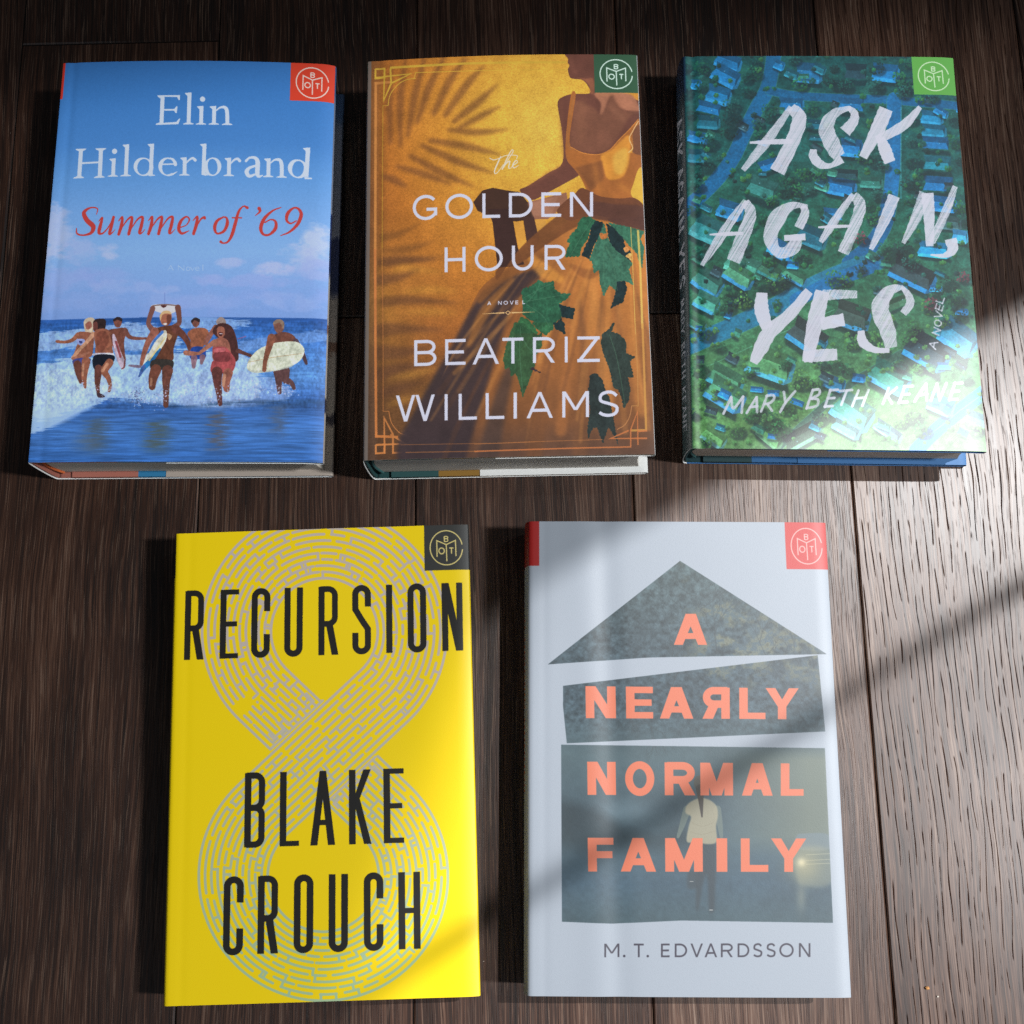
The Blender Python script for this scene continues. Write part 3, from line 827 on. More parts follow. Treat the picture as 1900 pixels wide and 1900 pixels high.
# ------------------------------------------------------------------ jacket 1: surfers running out of the sea
def tr(pts, ox, oy, s):
    p = np.asarray(pts, dtype=float).copy()
    p[:, 0] = ox + p[:, 0] * s; p[:, 1] = oy + p[:, 1] * s
    if p.shape[1] > 2: p[:, 2] *= s
    return p
def art_surf():
    A = Art(0)
    y = A.PY
    A.img = A.grad(y, [(100, (54, 112, 178)), (180, (60, 118, 184)), (270, (72, 128, 193)), (330, (94, 147, 207)), (400, (116, 161, 216)), (470, (130, 170, 220)), (545, (126, 160, 216)), (592, (122, 154, 212))])
    # clouds
    n1 = A.noise(22, 12, 5, .55); n2 = A.noise(9, 5, 4, .6)
    def cloud(cx, cy, rx, ry, col, a):
        d = ((A.PX - cx) / rx) ** 2 + ((A.PY - cy) / ry) ** 2
        m = np.clip((1.05 - d) * 1.1 + (n2 - .5) * 2.6, 0, 1)
        A.blend(col, m * a)
    for c in ((88, 440, 40, 62, (170, 184, 224), .95), (110, 425, 38, 40, (166, 182, 222), .75), (150, 468, 42, 26, (160, 176, 222), .7), (205, 470, 22, 20, (172, 184, 226), .85), (120, 520, 70, 26, (146, 166, 220), .7),
              (200, 510, 50, 20, (142, 164, 220), .6), (590, 450, 34, 42, (180, 192, 230), .9), (560, 480, 40, 26, (170, 184, 226), .8), (510, 500, 40, 15, (172, 182, 226), .85), (430, 492, 28, 12, (164, 178, 224), .8),
              (590, 500, 50, 22, (156, 172, 222), .8), (390, 522, 46, 12, (150, 168, 222), .7), (310, 540, 26, 10, (158, 174, 224), .7), (470, 524, 80, 14, (150, 166, 220), .6), (120, 560, 90, 22, (140, 164, 218), .6), (350, 560, 150, 18, (146, 168, 220), .6), (540, 560, 70, 20, (150, 170, 222), .6), (240, 535, 70, 16, (150, 170, 222), .6)):
        cloud(*c)
    A.blend((140, 160, 218), np.clip((n1 - .52) * 4, 0, 1) * np.clip((y - 480) / 60, 0, 1) * (y < 592) * .5)
    # sea
    hz = np.where(A.PX < 260, 593 - (A.PX - 70) * .012, 590.0)
    sea = np.clip((y - hz) / 1.5, 0, 1)
    str_ = A.noise(16, 1.1, 4, .6); st2 = A.noise(5, .55, 3, .6)
    base = A.grad(y, [(588, (40, 82, 150)), (615, (50, 98, 168)), (650, (72, 122, 192)), (700, (88, 138, 204)), (745, (56, 100, 172)), (790, (60, 112, 186)), (830, (58, 110, 188)), (860, (48, 102, 176))])
    base = base * (0.80 + 0.42 * str_)[..., None]
    A.img = A.img * (1 - sea[..., None]) + base * sea[..., None]
    def foam(pts, a, col=(166, 192, 234), blur=6, thr=.42, k=4.0):
        r = A.cover([[smooth(pts, 6, True)]], pad=24)
        cv, sl = r; cv = gauss(cv, blur)
        m = np.zeros((A.H, A.W)); m[sl] = cv
        A.blend(col, np.clip((m * 1.25 + (str_ - .5) * 1.5 + (st2 - .5) * 1.2 - thr) * k, 0, 1) * a * (m > .02) * sea)
    foam([(50, 624), (160, 612), (200, 603), (245, 604), (300, 612), (340, 640), (250, 652), (150, 645), (50, 650)], .72)
    foam([(330, 592), (380, 588), (420, 593), (470, 598), (450, 606), (400, 604), (440, 614), (380, 616), (330, 606)], .7, (150, 182, 230))
    foam([(440, 640), (520, 624), (600, 612), (600, 628), (520, 640), (450, 652)], .45, (140, 172, 226))
    foam([(30, 690), (120, 668), (220, 662), (340, 656), (450, 660), (480, 700), (470, 740), (360, 756), (220, 742), (180, 752), (120, 786), (55, 806), (20, 800), (20, 740)], .86, (168, 196, 236), 8, .30, 3)
    foam([(40, 700), (150, 690), (230, 715), (150, 750), (70, 780)], .6, (186, 208, 240), 9, .35, 2.5)
    foam([(330, 700), (420, 690), (500, 700), (540, 735), (430, 760), (340, 755)], .55, (160, 182, 230), 8, .4, 3)
    # wet sand and ripples
    wet = np.clip((y - np.interp(A.PX, [50, 90, 130, 170, 230, 320, 420, 620], [805, 792, 772, 752, 738, 748, 756, 730])) / 10, 0, 1)
    rip = A.noise(14, .8, 3, .65); rp2 = A.noise(26, 2.4, 3, .6)
    wb = A.grad(y, [(720, (50, 90, 148)), (760, (56, 98, 162)), (800, (66, 114, 182)), (860, (52, 100, 168))]) * (0.60 + .62 * rip + .16 * rp2)[..., None]
    A.img = A.img * (1 - wet[..., None] * .92) + wb * wet[..., None] * .92
    def refl(cx, y0, y1, w, col, a):
        d = np.exp(-((A.PX - cx - (A.PY - y0) * -.06 + (rip - .5) * 60) / w) ** 2) * np.clip((y - y0) / 12, 0, 1) * np.clip((y1 - y) / 25, 0, 1)
        A.blend(col, d * a * np.clip((rip - .2) * 3.2, 0, 1))
    for r in ((187, 770, 850, 18, (74, 84, 88), .75), (298, 775, 850, 20, (76, 86, 80), .9), (409, 760, 850, 14, (88, 84, 88), .85), (523, 745, 820, 14, (76, 88, 110), .7), (165, 800, 850, 22, (88, 100, 112), .5)):
        refl(*r)
    A.blend((40, 66, 96), np.exp(-((y - (752 + (A.PX - 380) * -.03)) / 6) ** 2) * (A.PX > 312) * np.clip((rip - .2) * 2, 0, 1) * .8)
    # figures, traced in two enlargements of the photo (origin, scale)
    def L(pts): return tr(pts, 80, 540, 260 / 1900.)
    def R(pts): return tr(pts, 330, 540, 260 / 1900.)
    sk, skd, skl, hair = (144, 88, 68), (102, 60, 52), (198, 146, 116), (48, 34, 34)
    def limb(T, pts, col, a=1): A.stroke(T(pts), 1, col, a, curve=4)
    def shape(T, pts, col, a=1, blur=0): A.fill([[smooth(T(pts), 5, True)]], col, a, blur)
    # far board lifted over the head, and the man under it
    shape(L, [(1480, 215), (1560, 195), (1750, 195), (1860, 215), (1880, 250), (1800, 300), (1700, 330), (1570, 300), (1490, 260)], (206, 202, 206))
    limb(L, [(1500, 215, 14), (1660, 200, 16), (1840, 215, 14)], (120, 92, 86)); shape(L, [(1610, 212), (1690, 212), (1660, 240), (1635, 240)], (80, 40, 40))
    limb(L, [(1500, 250, 70), (1450, 400, 62), (1445, 470, 64), (1500, 545, 80)], (120, 78, 72)); limb(L, [(1840, 240, 80), (1860, 390, 64), (1850, 460, 62), (1780, 510, 80)], (112, 70, 62))
    limb(L, [(1662, 40, 8), (1664, 190, 8)], (96, 110, 170), .6)
    # couple at the left
    limb(L, [(190, 685, 40), (300, 695, 40), (400, 670, 52), (480, 600, 70)], sk)
    shape(L, [(560, 420), (620, 370), (690, 375), (720, 430), (690, 520), (690, 600), (640, 620), (580, 560)], (196, 176, 152)); shape(L, [(585, 450), (650, 420), (670, 490), (620, 530), (590, 510)], (150, 92, 78))
    shape(L, [(480, 570), (590, 560), (690, 600), (690, 760), (650, 900), (430, 910), (450, 780), (480, 700)], sk)
    shape(L, [(465, 660), (560, 660), (580, 720), (520, 745), (470, 710)], (150, 160, 210)); shape(L, [(490, 680), (540, 690), (520, 720)], (60, 62, 120))
    limb(L, [(690, 590, 60), (600, 700, 50), (500, 800, 46), (410, 910, 50)], skl); limb(L, [(410, 920, 40), (520, 880, 36), (630, 840, 26)], (160, 104, 84))
    shape(L, [(410, 940), (520, 910), (650, 920), (640, 960), (560, 980), (520, 1010), (420, 1000)], (66, 68, 128))
    limb(L, [(470, 1000, 110), (490, 1120, 90), (515, 1240, 44)], skd); limb(L, [(590, 960, 120), (570, 1100, 92), (565, 1200, 70), (580, 1310, 34)], sk); limb(L, [(555, 1000, 30), (545, 1150, 26)], skl, .7)
    shape(L, [(690, 420), (750, 385), (850, 395), (860, 480), (830, 540), (720, 560), (690, 500)], hair); shape(L, [(690, 440), (740, 430), (750, 520), (720, 560), (690, 530)], (110, 62, 56))
    shape(L, [(720, 540), (850, 520), (940, 580), (960, 680), (950, 780), (945, 860), (730, 860), (720, 740), (700, 640)], sk); shape(L, [(740, 580), (860, 560), (900, 700), (800, 840), (740, 780)], (120, 66, 52), .8)
    limb(L, [(950, 620, 60), (975, 720, 56), (990, 800, 40)], skd)
    shape(L, [(705, 850), (945, 850), (950, 885), (700, 885)], (200, 196, 214)); shape(L, [(705, 880), (960, 880), (970, 960), (900, 980), (820, 1060), (695, 1055)], (22, 26, 38))
    limb(L, [(760, 1060, 110), (750, 1180, 90), (745, 1280, 66), (760, 1400, 40)], skd); limb(L, [(910, 980, 110), (840, 1090, 100), (890, 1180, 70), (920, 1290, 46), (905, 1360, 40)], sk); limb(L, [(880, 1000, 40), (815, 1090, 40)], skl, .7)
    shape(L, [(735, 1390), (800, 1400), (850, 1440), (760, 1450)], (70, 52, 60))
    # man with narrow board behind
    shape(L, [(965, 400), (1020, 365), (1075, 385), (1080, 440), (1050, 500), (1000, 500), (975, 460)], (120, 72, 62)); shape(L, [(960, 400), (1020, 362), (1080, 385), (1078, 425), (1020, 400), (975, 425)], hair)
    shape(L, [(900, 540), (990, 520), (1100, 510), (1140, 560), (1110, 700), (1120, 850), (1130, 960), (1060, 900), (1000, 700), (940, 590)], (116, 68, 56))
    limb(L, [(1120, 545, 76), (1180, 630, 56), (1280, 655, 42), (1420, 655, 30)], (122, 74, 64))
    shape(L, [(950, 610), (985, 610), (1060, 820), (1120, 960), (1115, 1050), (1080, 1070), (1010, 940), (960, 740)], (190, 170, 186)); limb(L, [(1000, 700, 30), (1060, 900, 34)], (140, 70, 74))
    limb(L, [(1120, 960, 24), (1110, 1040, 24), (1075, 1065, 14)], (110, 66, 66))
    # leader with striped board
    shape(L, [(1600, 330), (1680, 285), (1750, 320), (1750, 420), (1700, 480), (1630, 470), (1600, 400)], (160, 98, 76)); shape(L, [(1595, 350), (1640, 290), (1720, 285), (1755, 330), (1690, 320), (1630, 340), (1605, 420)], (206, 170, 124))
    shape(L, [(1690, 350), (1748, 350), (1742, 440), (1700, 475)], (96, 54, 44), .8); shape(L, [(1640, 455), (1690, 450), (1680, 475), (1650, 475)], (226, 212, 210))
    shape(L, [(1480, 560), (1600, 500), (1800, 480), (1880, 520), (1830, 640), (1780, 800), (1760, 960), (1500, 960), (1560, 800), (1600, 640)], (98, 58, 42)); shape(L, [(1690, 590), (1760, 620), (1720, 680)], (190, 150, 110), .8)
    limb(L, [(1530, 560, 110), (1440, 700, 80), (1380, 860, 66), (1345, 1000, 50)], (150, 92, 76)); limb(R, [(-20, 530, 110), (80, 610, 90), (150, 720, 70), (175, 800, 60)], (104, 60, 50))
    limb(L, [(1180, 1020, 26), (1260, 1030, 36), (1330, 1035, 36)], (120, 104, 124))
    board = [(1680, 548), (1690, 640), (1650, 740), (1560, 870), (1450, 1010), (1340, 1120), (1320, 1150), (1360, 1020), (1440, 830), (1540, 660), (1620, 570)]
    shape(L, board, (214, 208, 190))
    limb(L, [(1630, 570, 40), (1520, 690, 34), (1440, 850, 16)], (70, 116, 186)); limb(L, [(1600, 800, 24), (1470, 960, 70), (1370, 1060, 60), (1325, 1150, 30)], (40, 112, 172)); limb(L, [(1670, 640, 14), (1560, 800, 20), (1450, 950, 20)], (222, 200, 140))
    limb(L, [(1380, 1030, 40), (1330, 1140, 34), (1310, 1170, 20)], (70, 96, 160))
    shape(L, [(1490, 950), (1760, 950), (1770, 1060), (1730, 1110), (1610, 1080), (1480, 1090)], (56, 50, 46))
    limb(L, [(1540, 1080, 150), (1500, 1200, 120), (1490, 1310, 90)], (112, 66, 52)); limb(L, [(1700, 1090, 150), (1680, 1230, 110), (1680, 1360, 86), (1675, 1560, 70)], (100, 60, 50)); limb(L, [(1480, 1200, 30), (1475, 1280, 34)], skl, .6)
    # man in blue trunks, woman in red, man behind, man with pale board
    shape(R, [(195, 420), (250, 378), (305, 400), (300, 470), (255, 510), (215, 480)], (120, 74, 64)); shape(R, [(190, 420), (245, 375), (308, 400), (300, 440), (240, 410), (205, 450)], hair)
    shape(R, [(140, 590), (230, 520), (380, 520), (430, 590), (380, 700), (340, 780), (200, 780), (180, 680)], (146, 88, 64)); shape(R, [(200, 780), (360, 780), (390, 900), (330, 930), (180, 930)], (34, 66, 142))
    limb(R, [(230, 920, 90), (225, 1040, 50)], (130, 92, 100), .9); limb(R, [(345, 910, 80), (330, 990, 40)], (130, 92, 100), .9)
    limb(R, [(120, 850, 70), (200, 860, 60), (290, 860, 40)], (150, 96, 78))
    shape(R, [(530, 420), (590, 365), (650, 400), (655, 470), (560, 480)], (150, 130, 124)); limb(R, [(520, 500, 60), (430, 640, 66), (385, 720, 60)], (140, 88, 76))
    shape(R, [(480, 560), (540, 470), (640, 450), (740, 500), (800, 640), (825, 800), (820, 950), (700, 960), (620, 700), (540, 640)], (74, 42, 40))
    limb(R, [(820, 660, 10), (930, 625, 10)], (160, 90, 130), .8)
    limb(R, [(820, 820, 60), (920, 860, 46), (1060, 910, 40), (1115, 920, 20)], (92, 56, 52))
    shape(R, [(540, 520), (590, 490), (640, 520), (645, 600), (600, 650), (550, 620)], (156, 96, 78)); shape(R, [(560, 575), (620, 580), (600, 625), (570, 615)], (70, 30, 34)); limb(R, [(572, 590, 10), (612, 592, 10)], (220, 200, 200))
    shape(R, [(510, 680), (600, 640), (690, 690), (720, 800), (720, 960), (500, 960), (480, 800)], (150, 92, 76)); limb(R, [(510, 700, 70), (400, 780, 56), (300, 860, 40)], (160, 104, 84))
    shape(R, [(480, 790), (640, 770), (730, 850), (790, 960), (750, 1100), (620, 1130), (460, 1110), (470, 980), (510, 930)], (160, 72, 74)); shape(R, [(500, 860), (690, 840), (700, 960), (520, 960)], (112, 52, 54), .8); shape(R, [(500, 800), (640, 780), (640, 830), (510, 840)], (196, 104, 108), .8)
    limb(R, [(540, 1110, 150), (545, 1250, 110), (565, 1380, 84), (580, 1540, 60)], (96, 54, 50)); limb(R, [(690, 1120, 130), (660, 1240, 110), (670, 1340, 84)], (140, 84, 70)); limb(R, [(640, 1150, 40), (625, 1290, 40)], skl, .8)
    shape(R, [(1300, 430), (1370, 395), (1440, 440), (1430, 540), (1370, 580), (1320, 540)], (122, 80, 68)); shape(R, [(1290, 460), (1330, 400), (1400, 392), (1445, 440), (1430, 520), (1390, 440), (1330, 450)], (136, 112, 96))
    shape(R, [(1230, 640), (1330, 590), (1440, 560), (1560, 600), (1610, 690), (1480, 760), (1300, 740)], (110, 66, 54)); limb(R, [(1600, 680, 70), (1690, 850, 60), (1740, 980, 44)], (80, 58, 66))
    limb(R, [(1350, 1090, 110), (1370, 1220, 90), (1380, 1380, 56)], (92, 62, 62)); limb(R, [(1460, 1080, 120), (1460, 1200, 110), (1540, 1250, 70), (1575, 1320, 50)], (92, 62, 62))
    brd = [(1000, 900), (1100, 800), (1280, 720), (1500, 688), (1640, 705), (1715, 790), (1690, 900), (1600, 990), (1400, 1070), (1200, 1105), (1040, 1115), (950, 1070), (950, 990)]
    shape(R, brd, (206, 208, 186)); limb(R, [(960, 975, 8), (1300, 905, 10), (1680, 850, 8)], (176, 148, 112), .8)
    shape(R, [(1000, 1085), (1300, 1080), (1560, 1000), (1500, 1050), (1200, 1110), (1040, 1115)], (176, 180, 170), .7)
    limb(R, [(1275, 640, 110), (1230, 800, 80), (1190, 950, 60), (1175, 1080, 56)], (128, 78, 60))
    # spray
    rs = A.rs
    for cx, cy, sx, sy, nn in ((150, 725, 30, 14, 90), (200, 722, 22, 14, 80), (255, 735, 22, 16, 120), (300, 735, 24, 18, 90), (345, 720, 20, 14, 90), (405, 735, 34, 16, 140), (470, 720, 26, 14, 110), (525, 725, 22, 12, 80)):
        for k in range(nn):
            x_, y_ = cx + rs.randn() * sx * .6, cy + rs.randn() * sy * .6
            A.fill([[disc(x_, y_, .5 + rs.rand() * 1.1, n=8)]], (188 + rs.randint(-20, 20), 204 + rs.randint(-20, 12), 236), .35 + .4 * rs.rand())
    for k in range(60):
        A.fill([[disc(258 + rs.randn() * 9, 736 + rs.randn() * 9, .6 + rs.rand(), n=8)]], (52, 62, 92), .5)
    # wet glints and photographic grain over the figures
    gl1, gl2 = A.noise(1.0, 1.4, 3, .7), A.noise(2.6, 3.4, 3, .6)
    zone = np.clip((y - 593) / 6, 0, 1) * np.clip((770 - y) / 20, 0, 1)
    A.img *= (1 + zone * ((gl1 - .5) * .42 + (gl2 - .5) * .34))[..., None]
    A.img *= (0.97 + .06 * A.noise(.7, .7, 2, .6))[..., None]
    # lettering
    wh = (196, 205, 232)
    def T(pts): return tr(pts, 120, 160, 340 / 1900.)
    def T2(pts): return tr(pts, 30, 90, 630 / 1900.)
    def sr(Tf, x0, x1, y_, th=13, col=wh): A.stroke(Tf([(x0, y_), (x1, y_)]), th * (340 / 1900. if Tf is T else 630 / 1900.), col, caps=False)
    def stem(Tf, xt, yt, xb, yb, w, flag=True, foot=True, col=wh):
        k = w / 45.
        A.stroke(Tf([(xt, yt, w), (xb, yb, w)]), 1, col, caps=False)
        if foot:
            A.fill(Tf([(xb - 62 * k, yb), (xb + 58 * k, yb), (xb + 58 * k, yb - 9 * k), (xb + 24 * k, yb - 22 * k), (xb - 22 * k, yb - 22 * k), (xb - 62 * k, yb - 9 * k)]), col)
        if flag:
            A.fill(Tf([(xt + 22 * k, yt - 4 * k), (xt - 50 * k, yt + 2 * k), (xt - 52 * k, yt + 10 * k), (xt - 20 * k, yt + 40 * k), (xt + 22 * k, yt + 60 * k)]), col)
    # E l i n
    A.stroke(T([(1030, 125, 42), (1017, 420, 42)]), 1, wh, caps=False)
    A.fill(T([(975, 120), (1210, 120), (1207, 172), (1196, 172), (1180, 140), (1050, 136), (1000, 150), (978, 132)]), wh)
    A.fill(T([(958, 425), (1192, 420), (1212, 362), (1200, 362), (1170, 396), (1040, 404), (990, 402), (960, 412)]), wh)
    A.fill(T([(1040, 262), (1150, 262), (1172, 235), (1184, 235), (1176, 305), (1164, 305), (1148, 280), (1040, 278)]), wh)
    stem(T, 1308, 96, 1298, 422, 41); stem(T, 1432, 234, 1427, 424, 40); A.fill([[disc(*T([(1443, 162)])[0], 4.9)]], wh)
    def enn(Tf, x, yt, yb, k=1.0):
        stem(Tf, x, yt, x - 4 * k, yb, 40 * k)
        A.stroke(Tf(smooth([(x + 15 * k, yt + 50 * k, 12 * k), (x + 60 * k, yt + 14 * k, 20 * k), (x + 112 * k, yt + 14 * k, 34 * k), (x + 132 * k, yt + 62 * k, 40 * k), (x + 134 * k, yb - 4 * k, 40 * k)], 6)), 1, wh, caps=False)
        kk = 44 * k / 45.; xb, y2 = x + 134 * k, yb + 3 * k
        A.fill(Tf([(xb - 56 * kk, y2), (xb + 52 * kk, y2), (xb + 52 * kk, y2 - 9 * kk), (xb + 22 * kk, y2 - 20 * kk), (xb - 22 * kk, y2 - 20 * kk), (xb - 56 * kk, y2 - 9 * kk)]), wh)
    enn(T, 1563, 234, 424)
    # H i l d e r b r
    for xt, xb in ((175, 155), (385, 372)):
        A.stroke(T([(xt, 660, 43), (xb, 955, 43)]), 1, wh, caps=False)
        A.fill(T([(xt - 58, 655), (xt + 56, 655), (xt + 50, 666), (xt + 24, 680), (xt - 26, 680), (xt - 52, 668)]), wh)
        A.fill(T([(xb - 62, 963), (xb + 52, 960), (xb + 48, 950), (xb + 22, 938), (xb - 26, 940), (xb - 58, 953)]), wh)
    A.stroke(T([(180, 806), (370, 800)]), 3.4, wh, caps=False)
    stem(T, 520, 765, 511, 952, 40); A.fill([[disc(*T([(528, 690)])[0], 4.9)]], wh)
    stem(T, 660, 622, 645, 950, 41)
    def bowl(Tf, cx, cy, rx, ry, w1, w2, rot=0.0, d0=0, d1=360, col=wh):
        t = np.radians(np.linspace(d0, d1, 40)); c = np.cos(t - rot)
        p = np.stack([cx + rx * np.cos(t), cy + ry * np.sin(t), w2 + (w1 - w2) * c * c], 1)
        A.stroke(Tf(p), 1, col, caps=True)
    bowl(T, 830, 855, 84, 88, 41, 13, .25)
    stem(T, 920, 620, 905, 938, 40, foot=False); A.fill(T([(885, 930), (950, 938), (948, 948), (900, 952), (880, 950)]), wh)
    bowl(T, 1084, 857, 80, 88, 41, 13, .2, 60, 345); A.stroke(T([(1020, 832), (1172, 828)]), 2.8, wh, caps=False); A.stroke(T(smooth([(1084, 945, 20), (1130, 935, 20), (1178, 908, 6)], 5)), 1, wh)
    A.stroke(T(smooth([(1084, 769, 14), (1130, 778, 22), (1160, 810, 24), (1172, 830, 12)], 5)), 1, wh)
    def arr(x, yt, yb):
        stem(T, x, yt, x - 3, yb, 40); A.stroke(T(smooth([(x + 14, yt + 60, 12), (x + 50, yt + 22, 20), (x + 84, yt + 8, 26), (x + 108, yt + 28, 32)], 5)), 1, wh)
    arr(1258, 762, 948)
    stem(T, 1462, 622, 1450, 938, 40, foot=False); bowl(T, 1545, 857, 70, 88, 41, 13, -.2); A.fill(T([(1430, 915), (1472, 920), (1500, 944), (1470, 950), (1432, 940)]), wh)
    arr(1715, 765, 952)
    # a n d
    A.stroke(T2(smooth([(1290, 640, 14), (1310, 622, 12), (1340, 622, 18), (1355, 645, 25), (1353, 705, 25), (1362, 725, 16), (1382, 718, 6)], 5)), 1, wh)
    A.stroke(T2(smooth([(1352, 662, 12), (1310, 678, 16), (1294, 700, 24), (1310, 724, 18), (1352, 708, 8)], 5)), 1, wh)
    def enn2(x, yt, yb): enn(lambda p: tr(p, 30, 90, 630 / 1900.), x, yt, yb, .54)
    enn2(1416, 624, 728)
    bowl(T2, 1578, 678, 44, 48, 25, 8, .25); stem(T2, 1634, 560, 1624, 722, 24, foot=False); A.fill(T2([(1612, 722), (1656, 727), (1655, 734), (1615, 735)]), wh)
    # Summer of '69
    rd = (184, 62, 58)
    def S(pts): return tr(pts, 120, 360, 480 / 1900.)
    def q(pts, w=1): A.stroke(S(smooth(pts, 6)), w, rd)
    q([(240, 155, 6), (246, 115, 9), (195, 107, 12), (146, 142, 28), (168, 198, 36), (215, 245, 36), (198, 292, 22), (140, 307, 12), (95, 295, 12), (90, 256, 7)])
    q([(255, 208, 5), (282, 182, 14), (265, 250, 26), (258, 292, 22), (285, 296, 12), (325, 255, 9), (362, 190, 8)]); q([(366, 178, 20), (348, 250, 24), (336, 298, 22), (352, 296, 10), (376, 270, 4)])
    for dx in (0, 220):
        q([(402 + dx, 208, 5), (430 + dx, 180, 16), (424 + dx, 240, 24), (404 + dx, 304, 22)]); q([(424 + dx, 262, 7), (470 + dx, 198, 12), (502 + dx, 182, 18), (494 + dx, 240, 24), (478 + dx, 304, 22)])
        q([(498 + dx, 262, 7), (545 + dx, 196, 12), (580 + dx, 182, 18), (572 + dx, 240, 24), (558 + dx, 294, 22), (572 + dx, 298, 10), (598 + dx, 272, 4)])
    q([(848, 262, 8), (902, 240, 8), (924, 200, 12), (900, 180, 12), (860, 215, 22), (846, 270, 25), (870, 302, 18), (922, 282, 5)])
    q([(950, 208, 5), (982, 180, 16), (974, 240, 24), (954, 304, 22)]); q([(974, 258, 7), (1006, 200, 12), (1032, 184, 18), (1036, 192, 18)])
    q([(1176, 180, 10), (1126, 210, 22), (1108, 262, 24), (1126, 302, 14), (1176, 284, 20), (1200, 232, 24), (1196, 190, 16), (1176, 180, 10)])
    q([(1346, 112, 22), (1318, 102, 10), (1284, 140, 18), (1258, 230, 24), (1234, 312, 24), (1204, 362, 14), (1172, 372, 12), (1152, 362, 20)]); q([(1238, 186, 10), (1304, 186, 10)])
    q([(1432, 116, 26), (1438, 138, 16), (1404, 170, 4)])
    q([(1592, 106, 6), (1530, 132, 14), (1470, 190, 24), (1444, 258, 26), (1462, 304, 18), (1506, 306, 16), (1550, 262, 25), (1552, 212, 18), (1518, 196, 10), (1474, 218, 10)])
    q([(1588, 312, 6), (1650, 286, 14), (1710, 228, 24), (1738, 158, 26), (1720, 116, 18), (1684, 108, 14), (1642, 146, 25), (1632, 196, 20), (1660, 222, 12), (1702, 202, 9)])
    # A Novel
    pale = (176, 196, 232)
    def nv(pts, w=1.0): A.stroke(S(pts), w, pale, .75, caps=False)
    nv([(765, 572), (786, 534)], .7); nv([(786, 534), (806, 572)], 1.3); nv([(774, 558), (798, 558)], .7)
    nv([(842, 572), (842, 536)], .8); nv([(842, 536), (884, 572)], 1.3); nv([(884, 572), (884, 534)], .8)
    A.stroke(S(disc(914, 560, 13, 14)), 1.0, pale, .75, closed=True); nv([(932, 547), (946, 573)], 1.2); nv([(946, 573), (960, 547)], .7)
    A.stroke(S(smooth([(968, 560), (994, 558), (988, 547), (972, 550), (968, 562), (978, 573), (994, 568)], 4)), .9, pale, .75); nv([(1022, 530), (1022, 573)], 1.3)
    # spine, corner mark, flap fold
    A.badge([(540.7, 115), (621.5, 121), (619.6, 195.5), (538.4, 188.8)], (206, 62, 40), (244, 200, 190))
    A.fill([[np.array([(-50, -1), (.8, -1), (.8, 23.5), (-50, 23.5)])]], (196, 52, 40), sp='mm')
    fl = np.clip((A.XM - A.w - .2) / .1, 0, 1)
    fc = A.grad(A.YM + (A.noise(8, 6, 3) - .5) * 10, [(0, (58, 84, 122)), (14, (58, 84, 122)), (26, (104, 112, 132)), (95, (120, 126, 142)), (98, (38, 48, 86)), (128, (34, 46, 84)), (134, (150, 144, 140)), (163, (158, 150, 144)), (164, (110, 84, 72)), (169, (120, 92, 78)), (171, (160, 150, 142)), (204, (158, 150, 142)), (206, (54, 50, 58)), (210, (54, 50, 58)), (213, (156, 146, 136)), (250, (150, 138, 128))])
    A.img = A.img * (1 - fl[..., None]) + fc * fl[..., None]
    return A

